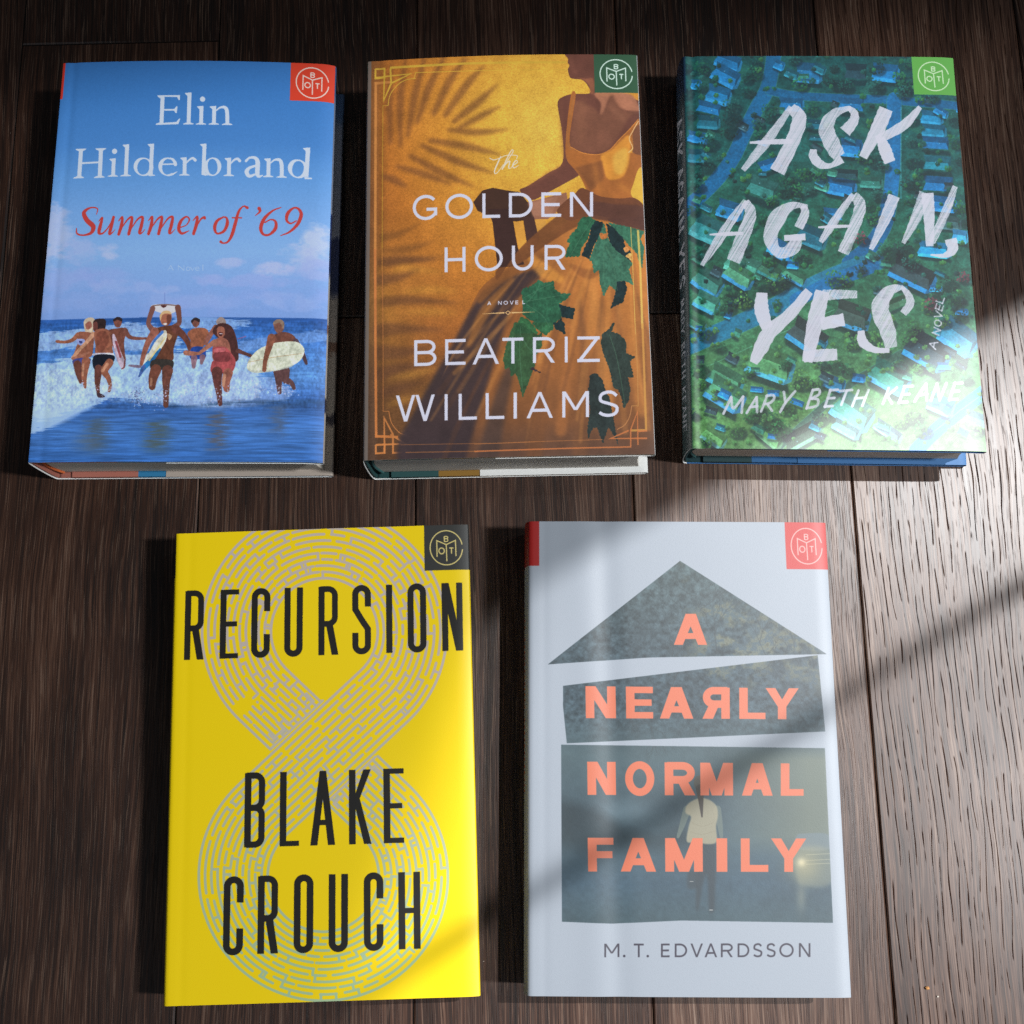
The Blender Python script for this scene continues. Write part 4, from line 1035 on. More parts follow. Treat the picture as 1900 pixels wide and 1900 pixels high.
# ------------------------------------------------------------------ jacket 2: woman in a golden dress
def art_golden():
    A = Art(1)
    X, Y = A.PX, A.PY
    d = np.sqrt(((X - 1010) / 1.0) ** 2 + ((Y - 240) / 1.15) ** 2)
    A.img = A.grad(d, [(0, (224, 178, 74)), (90, (220, 166, 62)), (190, (208, 138, 52)), (290, (182, 110, 45)), (380, (150, 86, 42)), (470, (124, 80, 42)), (600, (96, 64, 40)), (760, (84, 58, 40))])
    low = np.clip((Y - 380) / 200, 0, 1) * np.clip((900 - X) / 200, 0, 1) * np.clip((700 - Y) / 160, 0, 1)
    A.blend((202, 138, 56), low * .75)
    # blurred palm fronds thrown on the wall
    def T3(pts): return tr(pts, 650, 80, 590 / 1900.)
    def T4(pts): return tr(pts, 650, 480, 590 / 1900.)
    def fr(T, pts, col=(112, 70, 44), a=.62, b=5): A.stroke(T(smooth(np.asarray(pts, float), 6)), 1, col, a, b)
    for p in ([(245, 130, 10), (235, 330, 40), (240, 600, 26)], [(330, 110, 14), (300, 330, 44), (300, 620, 20)], [(440, 110, 20), (385, 330, 46), (345, 560, 22)], [(560, 100, 20), (470, 280, 46), (400, 480, 26)],
              [(690, 110, 16), (600, 230, 46), (500, 430, 34)], [(800, 150, 10), (700, 260, 46), (570, 440, 36)], [(880, 260, 8), (760, 370, 46), (620, 480, 30)], [(900, 390, 8), (800, 440, 36), (650, 520, 26)],
              [(940, 530, 10), (760, 545, 40), (590, 530, 24)], [(900, 680, 8), (700, 630, 46), (480, 590, 30)], [(860, 790, 8), (650, 720, 46), (430, 620, 26)], [(740, 870, 8), (560, 790, 46), (360, 680, 26)],
              [(620, 860, 6), (470, 800, 44), (280, 740, 20)], [(330, 860, 20), (260, 820, 46), (200, 800, 30)]):
        fr(T3, p)
    for p in ([(200, 1160, 60), (300, 1140, 30), (420, 1080, 6)], [(200, 1240, 30), (340, 1235, 46), (500, 1190, 6)], [(230, 1320, 40), (380, 1300, 36), (560, 1280, 6)]):
        fr(T3, p, (126, 80, 42), .6, 5)
    for p in ([(190, 20, 60), (300, 10, 50), (520, 10, 8)], [(180, 130, 70), (300, 110, 46), (420, 60, 8)], [(200, 260, 60), (360, 250, 50), (640, 270, 8)], [(180, 430, 90), (300, 420, 60), (560, 430, 8)], [(180, 560, 90), (330, 560, 60), (500, 520, 8)], [(180, 690, 80), (320, 650, 50), (520, 630, 8)], [(200, 800, 60), (310, 770, 40), (440, 740, 8)]):
        fr(T4, p, (100, 64, 44), .62, 6)
    for p in ([(260, 80, 20), (330, 60, 46), (560, 90, 10)], [(320, 200, 16), (480, 190, 46), (640, 200, 10)], [(340, 320, 14), (480, 320, 40), (640, 330, 10)], [(220, 720, 10), (380, 690, 40), (520, 660, 10)], [(220, 880, 10), (300, 850, 34), (440, 820, 10)]):
        fr(T4, p, (206, 144, 58), .45, 7)
    A.blend((70, 48, 40), np.clip((Y - 780) / 80, 0, 1) * .35)
    A.blend((74, 54, 44), np.clip((720 - X) / 40, 0, 1) * .55)
    g = A.noise(.42, .42, 2, .7)
    A.img *= (0.84 + .32 * g)[..., None]
    def C(pts): return tr(pts, 880, 90, 340 / 1900.)
    def D(pts): return tr(pts, 880, 400, 340 / 1900.)
    def E_(pts): return tr(pts, 880, 600, 340 / 1900.)
    # border behind the figure
    gold, gold2 = (206, 164, 60), (196, 122, 66)
    def line(T, pts, w, col=gold, a=.95): A.stroke(T(pts), w * 590 / 1900., col, a, caps=False)
    line(T3, [(245, 160), (245, 152), (700, 137), (1290, 128)], 14); line(T3, [(385, 222), (390, 186), (700, 182), (1300, 172)], 5, gold, .8)
    line(T3, [(148, 1360), (150, 800), (152, 240), (248, 238)], 15, (196, 128, 66)); line(T3, [(190, 1360), (192, 800), (195, 376), (226, 376)], 4, gold, .7)
    A.stroke(T3(smooth([(226, 376), (240, 310), (290, 250), (340, 226), (390, 220)], 6)), 1.5, gold, .9)
    line(T3, [(150, 156), (205, 156), (205, 208), (150, 212), (150, 156)], 11); line(T3, [(205, 156), (200, 345), (245, 245), (240, 156)], 11); line(T3, [(150, 208), (360, 192), (250, 242)], 11)
    line(T4, [(148, -60), (150, 500), (154, 1060), (285, 1066)], 15, (196, 118, 62)); line(T4, [(190, -60), (196, 500), (196, 912), (230, 912)], 4, gold2, .8)
    A.stroke(T4(smooth([(230, 912), (246, 980), (290, 1036), (335, 1056)], 6)), 1.5, gold2, .9)
    for sq in ([(152, 1110), (205, 1110), (203, 1160), (152, 1162), (152, 1110)], [(205, 1165), (202, 950), (255, 1050), (255, 1160), (320, 1158)], [(152, 1112), (330, 1106), (240, 1050)]):
        line(T4, sq, 11, gold2)
    # dress, skirt and its shadowed folds
    skirt = [(1080, 398), (1010, 455), (940, 500), (890, 540), (855, 620), (820, 700), (770, 800), (742, 850), (760, 860), (1215, 842), (1205, 640), (1200, 470), (1180, 420)]
    A.fill([[smooth(skirt, 4, True)]], (150, 92, 48))
    sk = A.cover([[smooth(skirt, 4, True)]]); m = np.zeros((A.H, A.W)); m[sk[1]] = sk[0]
    A.blend((196, 122, 58), m * np.clip((X - 980) / 120, 0, 1) * np.clip((720 - Y) / 180, 0, 1) * .95)
    A.blend((110, 70, 44), m * np.clip((Y - 690) / 110, 0, 1) * .8)
    A.blend((82, 60, 54), m * np.clip((Y - 780) / 60, 0, 1) * .6)
    for p, c, a, b in (([(1010, 500, 10), (925, 560, 60), (868, 680, 90), (800, 840, 130)], (58, 46, 50), .9, 5), ([(950, 520, 8), (900, 580, 20), (870, 640, 10)], (150, 96, 50), .8, 4), ([(1000, 480, 20), (930, 520, 16), (890, 560, 10)], (136, 84, 44), .8, 3),
                       ([(960, 640, 10), (930, 740, 26), (905, 850, 40)], (70, 54, 50), .75, 6), ([(1090, 500, 10), (1110, 600, 22), (1130, 760, 20)], (206, 134, 66), .55, 5), ([(1050, 520, 8), (1056, 640, 20), (1040, 800, 20)], (170, 104, 54), .6, 5),
                       ([(1075, 560, 8), (1085, 680, 20), (1075, 850, 30)], (116, 74, 46), .6, 5), ([(1120, 480, 10), (1140, 560, 14), (1165, 700, 18)], (150, 90, 48), .6, 4), ([(1180, 500, 10), (1175, 620, 20), (1190, 760, 24)], (196, 124, 60), .6, 5),
                       ([(1010, 700, 14), (1000, 780, 26), (990, 850, 30)], (126, 78, 44), .5, 6), ([(985, 480, 14), (1010, 505, 26), (1040, 520, 14)], (222, 148, 64), .7, 4), ([(1060, 495, 8), (1090, 510, 18), (1120, 500, 8)], (140, 84, 46), .7, 3)):
        A.fill(ribbon(smooth(np.asarray(p, float), 6), None, True), c, a * m if False else a, b)
    fo = random.Random(12)
    for q in range(34):                      # folds falling from the waist
        a = fo.random(); x0, y0 = 985 + 190 * a, 470 + 60 * (1 - a) * fo.random(); x1, y1 = 790 + 430 * a + fo.uniform(-20, 20), fo.uniform(640, 860)
        c = (218, 146, 72) if fo.random() < .5 else (104, 66, 44)
        A.fill(ribbon(smooth(np.array([(x0, y0, 1.5), ((x0 + x1) / 2 + fo.uniform(-12, 4), (y0 + y1) / 2, fo.uniform(4, 11)), (x1, y1, fo.uniform(2, 12))]), 6), None, True), c, fo.uniform(.14, .34) * m, 2.5)
    # chair
    ch = (62, 40, 36)
    A.fill(T3([(735, 960), (790, 890), (850, 875), (930, 890), (1010, 900), (1060, 960), (1100, 1000), (1090, 1060), (990, 1075), (860, 1060), (760, 1010)]), (70, 46, 36))
    A.fill(T3([(820, 1000), (960, 1000), (1000, 1230), (1040, 1330), (880, 1353), (850, 1080)]), ch)
    A.fill(T3([(1030, 1050), (1110, 1040), (1130, 1180), (1090, 1280), (1060, 1240)]), (74, 48, 42))
    A.fill(T3([(975, 1080), (1028, 1075), (1052, 1195), (1010, 1240)]), (214, 150, 62)); A.fill(T3([(1100, 1062), (1160, 1055), (1172, 1100), (1120, 1150)]), (210, 150, 66))
    A.fill(T3([(1060, 960), (1290, 900), (1300, 960), (1180, 1060), (1100, 1060)]), (150, 100, 76)); A.fill(T3([(1060, 970), (1240, 920), (1200, 1040), (1090, 1045)]), (166, 116, 92), .7, 2)
    A.fill([[smooth(T3([(880, 1420), (1000, 1250), (1160, 1100), (1300, 1000), (1400, 980), (1420, 1060), (1300, 1130), (1160, 1220), (1000, 1330), (880, 1353)]), 4, True)]], (116, 70, 40), .95, 1)
    # woman: face, neck, shoulder, arm
    body = (106, 64, 52)
    A.fill([[smooth(C([(945, 60), (970, 130), (966, 170), (985, 200), (968, 240), (990, 320), (1040, 335), (1120, 345), (1180, 410), (1192, 480), (1020, 490), (920, 520), (865, 570), (872, 680), (910, 900), (912, 1200), (760, 1310), (560, 1440), (470, 1490), (590, 1590), (760, 1510), (960, 1400), (1080, 1330), (1150, 1250), (1330, 1180), (1500, 950), (1720, 720), (1725, 560), (1640, 520), (1560, 480), (1260, 480), (1240, 60)]), 4, True)]], body)
    A.fill([[smooth(C([(1250, 470), (1600, 470), (1700, 580), (1720, 640), (1600, 650), (1500, 620), (1440, 540), (1420, 500), (1380, 560), (1340, 680), (1300, 700), (1310, 580)]), 4, True)]], (172, 112, 84), .95, 1.5)
    A.fill([[smooth(C([(1060, 320), (1160, 330), (1230, 330), (1240, 470), (1200, 480), (1190, 400), (1130, 345)]), 4, True)]], (140, 86, 62), .9, 1)
    A.fill([[smooth(C([(1420, 480), (1500, 600), (1600, 660), (1720, 640), (1600, 720), (1500, 900), (1380, 1060), (1250, 1090), (1060, 1070), (990, 1000), (1010, 760), (1040, 560), (1250, 640), (1300, 700), (1360, 620)]), 4, True)]], (126, 80, 60), .85, 4)
    # bodice
    A.fill([[smooth(C([(1000, 500), (1050, 490), (1020, 700), (985, 980), (1050, 1075), (1250, 1110), (1400, 1060), (1520, 930), (1700, 740), (1720, 760), (1640, 900), (1640, 1030), (1600, 1080), (1740, 1100), (1750, 1250), (1690, 1330), (1620, 1480), (1640, 1560), (1500, 1560), (1300, 1560), (1180, 1500), (1100, 1350), (1030, 1260), (950, 1150), (950, 900)]), 3, True)]], (164, 98, 48))
    A.stroke(C(smooth([(1030, 500), (990, 760), (960, 960), (1000, 1060)], 6)), 4, (160, 100, 54), .9)
    A.stroke(C(smooth([(1000, 1040), (1120, 1095), (1280, 1110), (1400, 1060), (1500, 950), (1600, 850), (1700, 730)], 6)), 1.6, (206, 130, 58), .9)
    A.fill([[smooth(C([(1310, 1120), (1420, 1060), (1520, 960), (1600, 900), (1620, 980), (1610, 1100), (1590, 1230), (1540, 1330), (1440, 1370), (1370, 1350), (1340, 1260)]), 4, True)]], (216, 142, 56), .95, 2)
    A.fill([[smooth(C([(1440, 1120), (1540, 1040), (1590, 1060), (1580, 1210), (1520, 1310), (1450, 1280)]), 4, True)]], (222, 172, 76), .8, 4)
    A.fill([[smooth(C([(1640, 880), (1710, 780), (1740, 900), (1745, 1090), (1640, 1080), (1645, 1030)]), 4, True)]], (112, 70, 52), .95, 1)
    A.stroke(C(smooth([(1700, 750), (1640, 860), (1605, 940), (1640, 1030), (1600, 1080)], 5)), 1.6, (236, 196, 140), .8)
    A.fill([[smooth(C([(1700, 1250), (1760, 1260), (1780, 1600), (1700, 1590), (1620, 1510), (1650, 1400)]), 3, True)]], (214, 168, 66))
    A.fill(C([(1320, 1170), (1345, 1350), (1200, 1500), (1150, 1400), (1040, 1250)]), (122, 74, 44), .8, 3)
    for p, c, a, b in (([(900, 560, 20), (905, 800, 30), (930, 1150, 26)], (128, 80, 60), .5, 4), ([(1120, 560, 60), (1100, 760, 90), (1120, 960, 60)], (146, 94, 68), .4, 8), ([(1000, 100, 20), (1010, 200, 40), (1060, 290, 20)], (126, 78, 62), .5, 4),
                       ([(560, 1450, 16), (760, 1320, 26), (920, 1220, 20)], (140, 86, 60), .5, 4), ([(1240, 1160, 30), (1260, 1330, 50), (1300, 1500, 30)], (190, 118, 56), .5, 6), ([(1480, 1400, 20), (1560, 1460, 40), (1620, 1500, 20)], (206, 132, 60), .55, 6), ([(1400, 600, 30), (1500, 700, 50), (1560, 760, 20)], (150, 98, 74), .5, 6)):
        A.fill(ribbon(smooth(np.asarray(C(p), float), 6), None, True), c, a, b)
    # waist band and hips in shadow
    A.fill([[smooth(C([(860, 1680), (960, 1580), (1040, 1520), (1100, 1460), (1180, 1480), (1300, 1540), (1500, 1560), (1660, 1550), (1770, 1640), (1780, 1740), (1780, 1810), (1600, 1810), (1400, 1760), (1200, 1740), (1000, 1800), (880, 1740)]), 3, True)]], (110, 66, 44))
    A.fill([[smooth(C([(1180, 1600), (1450, 1620), (1770, 1650), (1780, 1880), (1600, 1850), (1400, 1800), (1200, 1760)]), 3, True)]], (92, 58, 48), .9, 1.5)
    A.fill([[smooth(D([(1380, 40), (1770, 20), (1775, 140), (1680, 130), (1520, 110)]), 3, True)]], (92, 58, 48))
    # leaves
    gl, gd = (44, 92, 66), (28, 46, 48)
    lr = random.Random(3)
    lf = .55 * A.noise(3.2, 4.0, 3, .6, 77) + .45 * A.noise(.9, 1.2, 2, .6, 78)
    def leaf(T, pts, col, a=1):
        q = np.asarray(T(pts)); out = []
        for i in range(len(q)):
            u, v = q[i], q[(i + 1) % len(q)]; d = v - u; n = np.array([d[1], -d[0]]) / (np.linalg.norm(d) + 1e-6); k = max(1, int(np.linalg.norm(d) / 6))
            for j in range(k):
                out.append(u + d * (j + .12 * lr.uniform(-1, 1)) / k - n * (0 if j == 0 else .4)); out.append(u + d * (j + .62) / k + n * lr.uniform(.2, 1.5))
        A.fill([[smooth(out, 3, True)]], lambda sl: np.clip(np.array(col)[None, None] * (0.62 + .76 * lf[sl][..., None]), 0, 255) / 255.0, a)
    leaf(D, [(1120, 30), (1200, 20), (1260, 70), (1210, 130), (1170, 260), (1110, 340), (1090, 430), (940, 440), (960, 360), (990, 300), (960, 280), (1000, 210), (1060, 150), (1080, 80)], gl)
    leaf(D, [(1260, 60), (1330, 80), (1340, 140), (1290, 230), (1230, 330), (1190, 460), (1110, 420), (1150, 330), (1190, 240), (1210, 130)], gd)
    leaf(D, [(1390, 80), (1600, 120), (1760, 160), (1720, 240), (1760, 330), (1740, 540), (1700, 460), (1690, 400), (1620, 330), (1540, 240), (1460, 190)], (58, 108, 84))
    leaf(D, [(1370, 90), (1440, 130), (1540, 240), (1560, 330), (1620, 380), (1620, 490), (1500, 420), (1420, 330), (1390, 230)], gd)
    leaf(D, [(1340, 90), (1370, 190), (1400, 280), (1460, 360), (1560, 430), (1640, 500), (1600, 560), (1650, 720), (1560, 680), (1480, 690), (1480, 800), (1400, 720), (1340, 840), (1300, 700), (1290, 570), (1240, 600), (1220, 480), (1190, 470), (1250, 310), (1300, 200)], (60, 106, 84))
    leaf(D, [(1480, 690), (1560, 680), (1580, 760), (1540, 900), (1410, 965), (1450, 860)], gd)
    leaf(D, [(1300, 190), (1380, 200), (1370, 240), (1310, 250)], (176, 106, 54)); leaf(D, [(1545, 340), (1590, 330), (1600, 370), (1560, 380)], (196, 132, 74)); leaf(D, [(1570, 420), (1620, 390), (1625, 470)], (214, 164, 92))
    leaf(D, [(520, 760), (560, 760), (670, 680), (720, 710), (820, 690), (830, 770), (900, 820), (1000, 815), (960, 870), (880, 920), (930, 960), (900, 1060), (830, 1130), (790, 1160), (760, 1229), (700, 1220), (640, 1120), (560, 1080), (500, 1030), (500, 880), (490, 800)], gl)
    leaf(D, [(880, 930), (1040, 970), (1020, 1080), (900, 1060), (940, 1229), (840, 1180), (830, 1140), (910, 1060)], gd)
    leaf(D, [(420, 1180), (480, 1060), (560, 1090), (620, 1160), (660, 1229), (420, 1229)], (52, 100, 62))
    leaf(E_, [(420, 0), (520, 10), (620, 110), (660, 130), (700, 100), (700, 240), (640, 330), (620, 460), (560, 620), (500, 770), (470, 640), (430, 520), (380, 560), (370, 460), (320, 480), (300, 380), (330, 240), (380, 90)], (46, 84, 54), .92)
    leaf(E_, [(600, 0), (800, 0), (820, 60), (740, 130), (640, 60)], (48, 94, 62)); leaf(E_, [(820, 0), (930, 0), (940, 120), (850, 60)], gd)
    leaf(E_, [(600, 460), (690, 520), (580, 480)], (54, 40, 46))
    leaf(E_, [(1400, 60), (1430, 0), (1455, 0), (1420, 90), (1490, 110), (1560, 170), (1575, 230), (1570, 310), (1665, 350), (1610, 390), (1650, 560), (1590, 560), (1615, 680), (1600, 800), (1550, 880), (1520, 760), (1490, 690), (1440, 660), (1400, 480), (1330, 300), (1310, 200), (1330, 110)], (44, 56, 50))
    leaf(E_, [(1200, 540), (1260, 520), (1320, 580), (1360, 700), (1400, 780), (1440, 990), (1490, 1260), (1460, 1190), (1390, 1070), (1330, 1240), (1270, 1080), (1230, 1080), (1180, 1190), (1170, 1120), (1200, 900), (1180, 700)], (40, 50, 48))
    # veins
    for T, pts in ((D, [(1215, 60), (1100, 240), (1000, 420)]), (D, [(1345, 240), (1340, 500), (1345, 820)]), (D, [(1360, 320), (1470, 520), (1640, 710)]), (D, [(540, 900), (760, 860), (980, 820)]), (D, [(540, 920), (640, 800), (680, 700)]), (D, [(540, 930), (700, 1040), (780, 1160)]), (D, [(520, 860), (700, 760), (820, 710)]), (D, [(1360, 330), (1440, 520), (1480, 780)]),
                   (E_, [(480, 40), (470, 300), (500, 720)]), (E_, [(480, 120), (560, 260), (640, 320)]), (E_, [(1400, 120), (1480, 380), (1560, 840)])):
        A.stroke(T(smooth(pts, 5)), 1.0, (84, 128, 98), .55)
    # weave of the paper over the picture
    g2 = A.noise(1.1, .5, 3, .7); g3 = A.noise(7, 9, 3, .6)
    A.img *= (0.93 + .14 * g2)[..., None] * (0.90 + .2 * g3)[..., None]
    # border in front at the right and below
    for T, pts, w in ((D, [(1620, 120), (1640, 520), (1660, 1000), (1670, 1229)], 1.3), (D, [(1695, 150), (1720, 560), (1735, 1000), (1742, 1170)], 4.0), (E_, [(1668, 0), (1690, 500), (1698, 855), (1630, 855)], 1.3)):
        A.stroke(T(pts), w, (226, 190, 96) if T is D else (196, 140, 76), .8, caps=False)
    A.stroke(E_([(1742, 0), (1760, 500), (1780, 1105), (1620, 1110)]), 4, (206, 148, 70), .8, caps=False); A.stroke(E_(smooth([(1630, 855), (1610, 960), (1560, 1050), (1480, 1100)], 5)), 1.3, (206, 140, 84), .8)
    for sq in ([(1790, 1190), (1410, 1195), (1600, 1110)], [(1695, 1260), (1690, 915), (1620, 1100), (1620, 1280), (1000, 1296), (0, 1330)], [(1695, 1120), (1790, 1110)]):
        A.stroke(E_(sq), 3.2 if len(sq) < 4 else 2.6, (200, 116, 64), .85, caps=False)
    A.stroke(E_([(1330, 1205), (600, 1230), (0, 1255)]), 1.2, gold2, .6, caps=False); A.stroke(T4([(300, 1112), (900, 1104), (1100, 1096)]), 1.2, gold2, .5, caps=False); A.stroke(T4([(330, 1158), (760, 1152)]), 1.8, gold2, .5, caps=False)
    # lettering
    wh = (206, 204, 222)
    W = Word(A, (895, 407.6), (1100, 403.5), (895, 362), (1100, 358), (0, 0), wh, 5.9)
    W.word('GOLDEN', [(766, 811.5), (826.5, 878), (895, 928), (944, 988), (1004, 1041), (1057, 1100)])
    W = Word(A, (825, 507), (1048, 502), (825, 461), (1048, 456), (0, 0), wh, 5.9)
    W.word('HOUR', [(825, 864), (881, 933), (949.6, 990), (1010, 1049)])
    W = Word(A, (904, 568), (974, 566), (904, 561), (974, 559), (0, 0), wh, 1.4)
    W.word('ANOVEL', [(904, 911.5), (924, 931), (934, 942.5), (945.6, 953), (956, 961.5), (969, 974)])
    W = Word(A, (768, 680), (1112, 672), (768, 632), (1112, 624.4), (0, 0), wh, 5.9)
    W.word('BEATRIZ', [(768.6, 810), (826, 864), (876.7, 926), (932, 971), (988.5, 1029.5), (1047.5, 1053), (1070.7, 1112.6)])
    W = Word(A, (735, 782.7), (1140, 773), (735, 734), (1140, 725), (0, 0), wh, 5.9)
    W.word('WILLIAMS', [(734.5, 807), (825, 830.8), (851, 885), (901, 935.7), (952.7, 959), (976.6, 1025.7), (1042.8, 1092.5), (1109.5, 1147.5)])
    th = (228, 206, 186)
    for pts in ([(160, 1158, 8), (200, 1175, 9), (260, 1160, 9), (330, 1130, 7), (440, 1130, 8), (438, 1160, 9)], [(275, 1140, 10), (240, 1215, 15), (210, 1290, 13), (222, 1318, 9), (262, 1280, 7), (300, 1225, 6)], [(300, 1260, 6), (360, 1160, 8), (402, 1090, 10), (388, 1075, 9), (350, 1140, 12), (290, 1272, 14)], [(295, 1265, 8), (335, 1210, 10), (368, 1190, 13), (356, 1250, 13), (372, 1262, 8), (410, 1225, 7)], [(398, 1235, 8), (446, 1200, 9), (432, 1180, 10), (400, 1225, 14), (410, 1258, 10), (458, 1232, 6)]):
        A.stroke(C(smooth(np.asarray(pts, float), 6)), 1, th)
    A.stroke([(895, 584, .4), (936, 582, 2.6)], 1, (226, 178, 120), caps=False); A.stroke([(949, 582, 2.6), (992, 580.5, .4)], 1, (226, 178, 120), caps=False)
    A.stroke([(938, 582), (942.5, 578.5), (947, 582), (942.5, 585.5), (938, 582)], 1.3, (226, 178, 120))
    # spine and corner mark
    sp = np.clip((-A.XM + 1.5) / .5, 0, 1); A.blend((112, 102, 96), sp * .9)
    A.badge([(1101, 104), (1183, 102), (1185.5, 174), (1103, 174.5)], (52, 86, 62), (200, 222, 206))
    A.fill([[np.array([(-50, -1), (-1.0, -1), (-1.0, 24), (-50, 24)])]], (44, 84, 62), sp='mm')
    A.fill([[np.array([(A.w, -1), (A.w + 20, -1), (A.w + 20, 260), (A.w, 260)])]], (196, 196, 196), sp='mm')
    return A

# ------------------------------------------------------------------ jacket 3: a neighbourhood from the air, brushed letters
def art_aerial():
    A = Art(2)
    X, Y = A.PX, A.PY
    n1, n2, n3 = A.noise(9, 8, 4, .6), A.noise(2.2, 2.0, 4, .65), A.noise(40, 34, 3, .5)
    g = A.grad(Y + (n3 - .5) * 120, [(100, (20, 74, 66)), (300, (24, 84, 70)), (420, (32, 92, 66)), (560, (52, 100, 62)), (680, (84, 122, 66)), (770, (104, 134, 62)), (840, (106, 132, 68))])
    rightside = np.clip((X - 1640) / 160, 0, 1)[..., None] * np.clip((700 - Y) / 200, 0, 1)[..., None]  # teal tint at the right, with darkening for shade painted into the print
    g = g * (1 - .35 * rightside) + np.array((24, 84, 80)) / 255. * .35 * rightside
    A.img = g * (0.72 + .56 * n2)[..., None] * (0.8 + .4 * n1)[..., None]
    def U(pts): return tr(pts, 1230, 80, 670 / 1900.)
    def V(pts): return tr(pts, 1230, 480, 670 / 1900.)
    rd = random.Random(21); rs = A.rs
    def lawn(n, y0, y1):
        for k in range(n):
            x, y = rd.uniform(1285, 1830), rd.uniform(y0, y1); a = rd.choice((.5, -.55, .45)) + rd.uniform(-.1, .1); l, w = rd.uniform(10, 34), rd.uniform(7, 20)
            c, s = math.cos(a), math.sin(a); hu = rd.random(); br = np.clip((y - 420) / 380, 0, 1)
            col = (30 + 80 * br + 30 * hu, 92 + 44 * br + 34 * hu, 66 - 6 * br + 24 * hu)
            A.fill([[np.array([(x + c * i * l - s * j * w, y + s * i * l + c * j * w) for i, j in ((-.5, -.5), (.5, -.5), (.5, .5), (-.5, .5))])]], col, rd.uniform(.3, .65), 1)
    lawn(230, 100, 840)
    # streets
    st, st2 = (14, 92, 136), (18, 100, 126)
    def street(T, pts, w, col, curb=True):
        p = smooth(np.asarray(T(pts), float), 8)
        if curb: A.stroke(p, w + 2.4, (74, 140, 120), .5)
        A.stroke(p, w, col, .96)
    street(U, [(585, 40), (570, 150), (545, 250), (490, 350), (430, 470), (370, 600), (290, 710), (190, 810), (60, 920)], 27, st)
    street(U, [(560, 255), (700, 280), (900, 292), (1150, 300), (1400, 318), (1600, 330)], 15, st)
    street(U, [(1215, 300), (1212, 500), (1205, 700), (1190, 830)], 27, (16, 104, 156))
    street(U, [(1190, 830), (1160, 960), (1090, 1070), (980, 1160)], 30, st)
    street(V, [(1120, 20), (960, 70), (780, 150), (560, 270), (340, 370), (100, 470)], 34, (32, 112, 136)); street(V, [(1100, 40), (900, 120), (700, 220)], 26, (18, 100, 146), False)
    street(V, [(1250, 500), (1100, 590), (1000, 650), (820, 800), (600, 1000)], 13, (70, 92, 70))
    street(V, [(1760, 650), (1600, 770), (1440, 900), (1330, 1010)], 26, (30, 120, 170)); A.stroke(V([(1700, 700), (1560, 800), (1400, 930)]), 2.2, (120, 190, 130), .7)
    A.stroke(U([(1250, 340), (1250, 820)]), 1.6, (80, 160, 160), .7); A.stroke(V([(250, 560), (560, 420), (900, 270)]), 1.6, (110, 160, 110), .7)
    # houses: hipped and gabled roofs, sunlit and shaded slopes, pale walls
    def house(x, y, l, w, ang, lit, shade, wall=None):
        c, s = math.cos(ang), math.sin(ang)
        def P(i, j): return (x + c * i * l - s * j * w, y + s * i * l + c * j * w)
        A.fill([[np.array([P(-.55, .62), P(.58, .62), P(.7, 1.0), P(-.35, 1.0)])]], (14, 30, 36), .65, 2)
        if wall is not None:
            A.fill([[np.array([P(-.5, .4), P(.5, .4), P(.5, .74), P(-.5, .74)])]], wall, .95)
            A.fill([[np.array([P(.5, -.42), P(.5, .74), P(.66, .5), P(.62, -.2)])]], np.array(wall) * .72, .9)
        A.fill([[np.array([P(-.54, -.5), P(.54, -.5), P(.44, 0), P(-.44, 0)])]], shade, .97)
        A.fill([[np.array([P(-.44, 0), P(.44, 0), P(.54, .5), P(-.54, .5)])]], lit, .97)
        A.fill([[np.array([P(.54, -.5), P(.44, 0), P(.54, .5)])]], np.array(shade) * .8, .95)
        A.stroke([P(-.44, 0), P(.44, 0)], .9, np.array(lit) * 1.15, .6)
        if rd.random() < .6: A.fill([[disc(*P(rd.uniform(-.3, .3), rd.uniform(-.2, .3)), 1.1, n=6)]], (190, 210, 220), .6)
        if rd.random() < .5:
            q = rd.uniform(-.25, .25)
            A.fill([[np.array([P(q - .16, .1), P(q, .02), P(q + .16, .1), P(q + .16, .56), P(q - .16, .56)])]], np.array(lit) * rd.uniform(.8, 1.15), .9)
    blue, teal, dark, cyan = (20, 100, 148), (20, 88, 100), (38, 56, 62), (62, 150, 192)
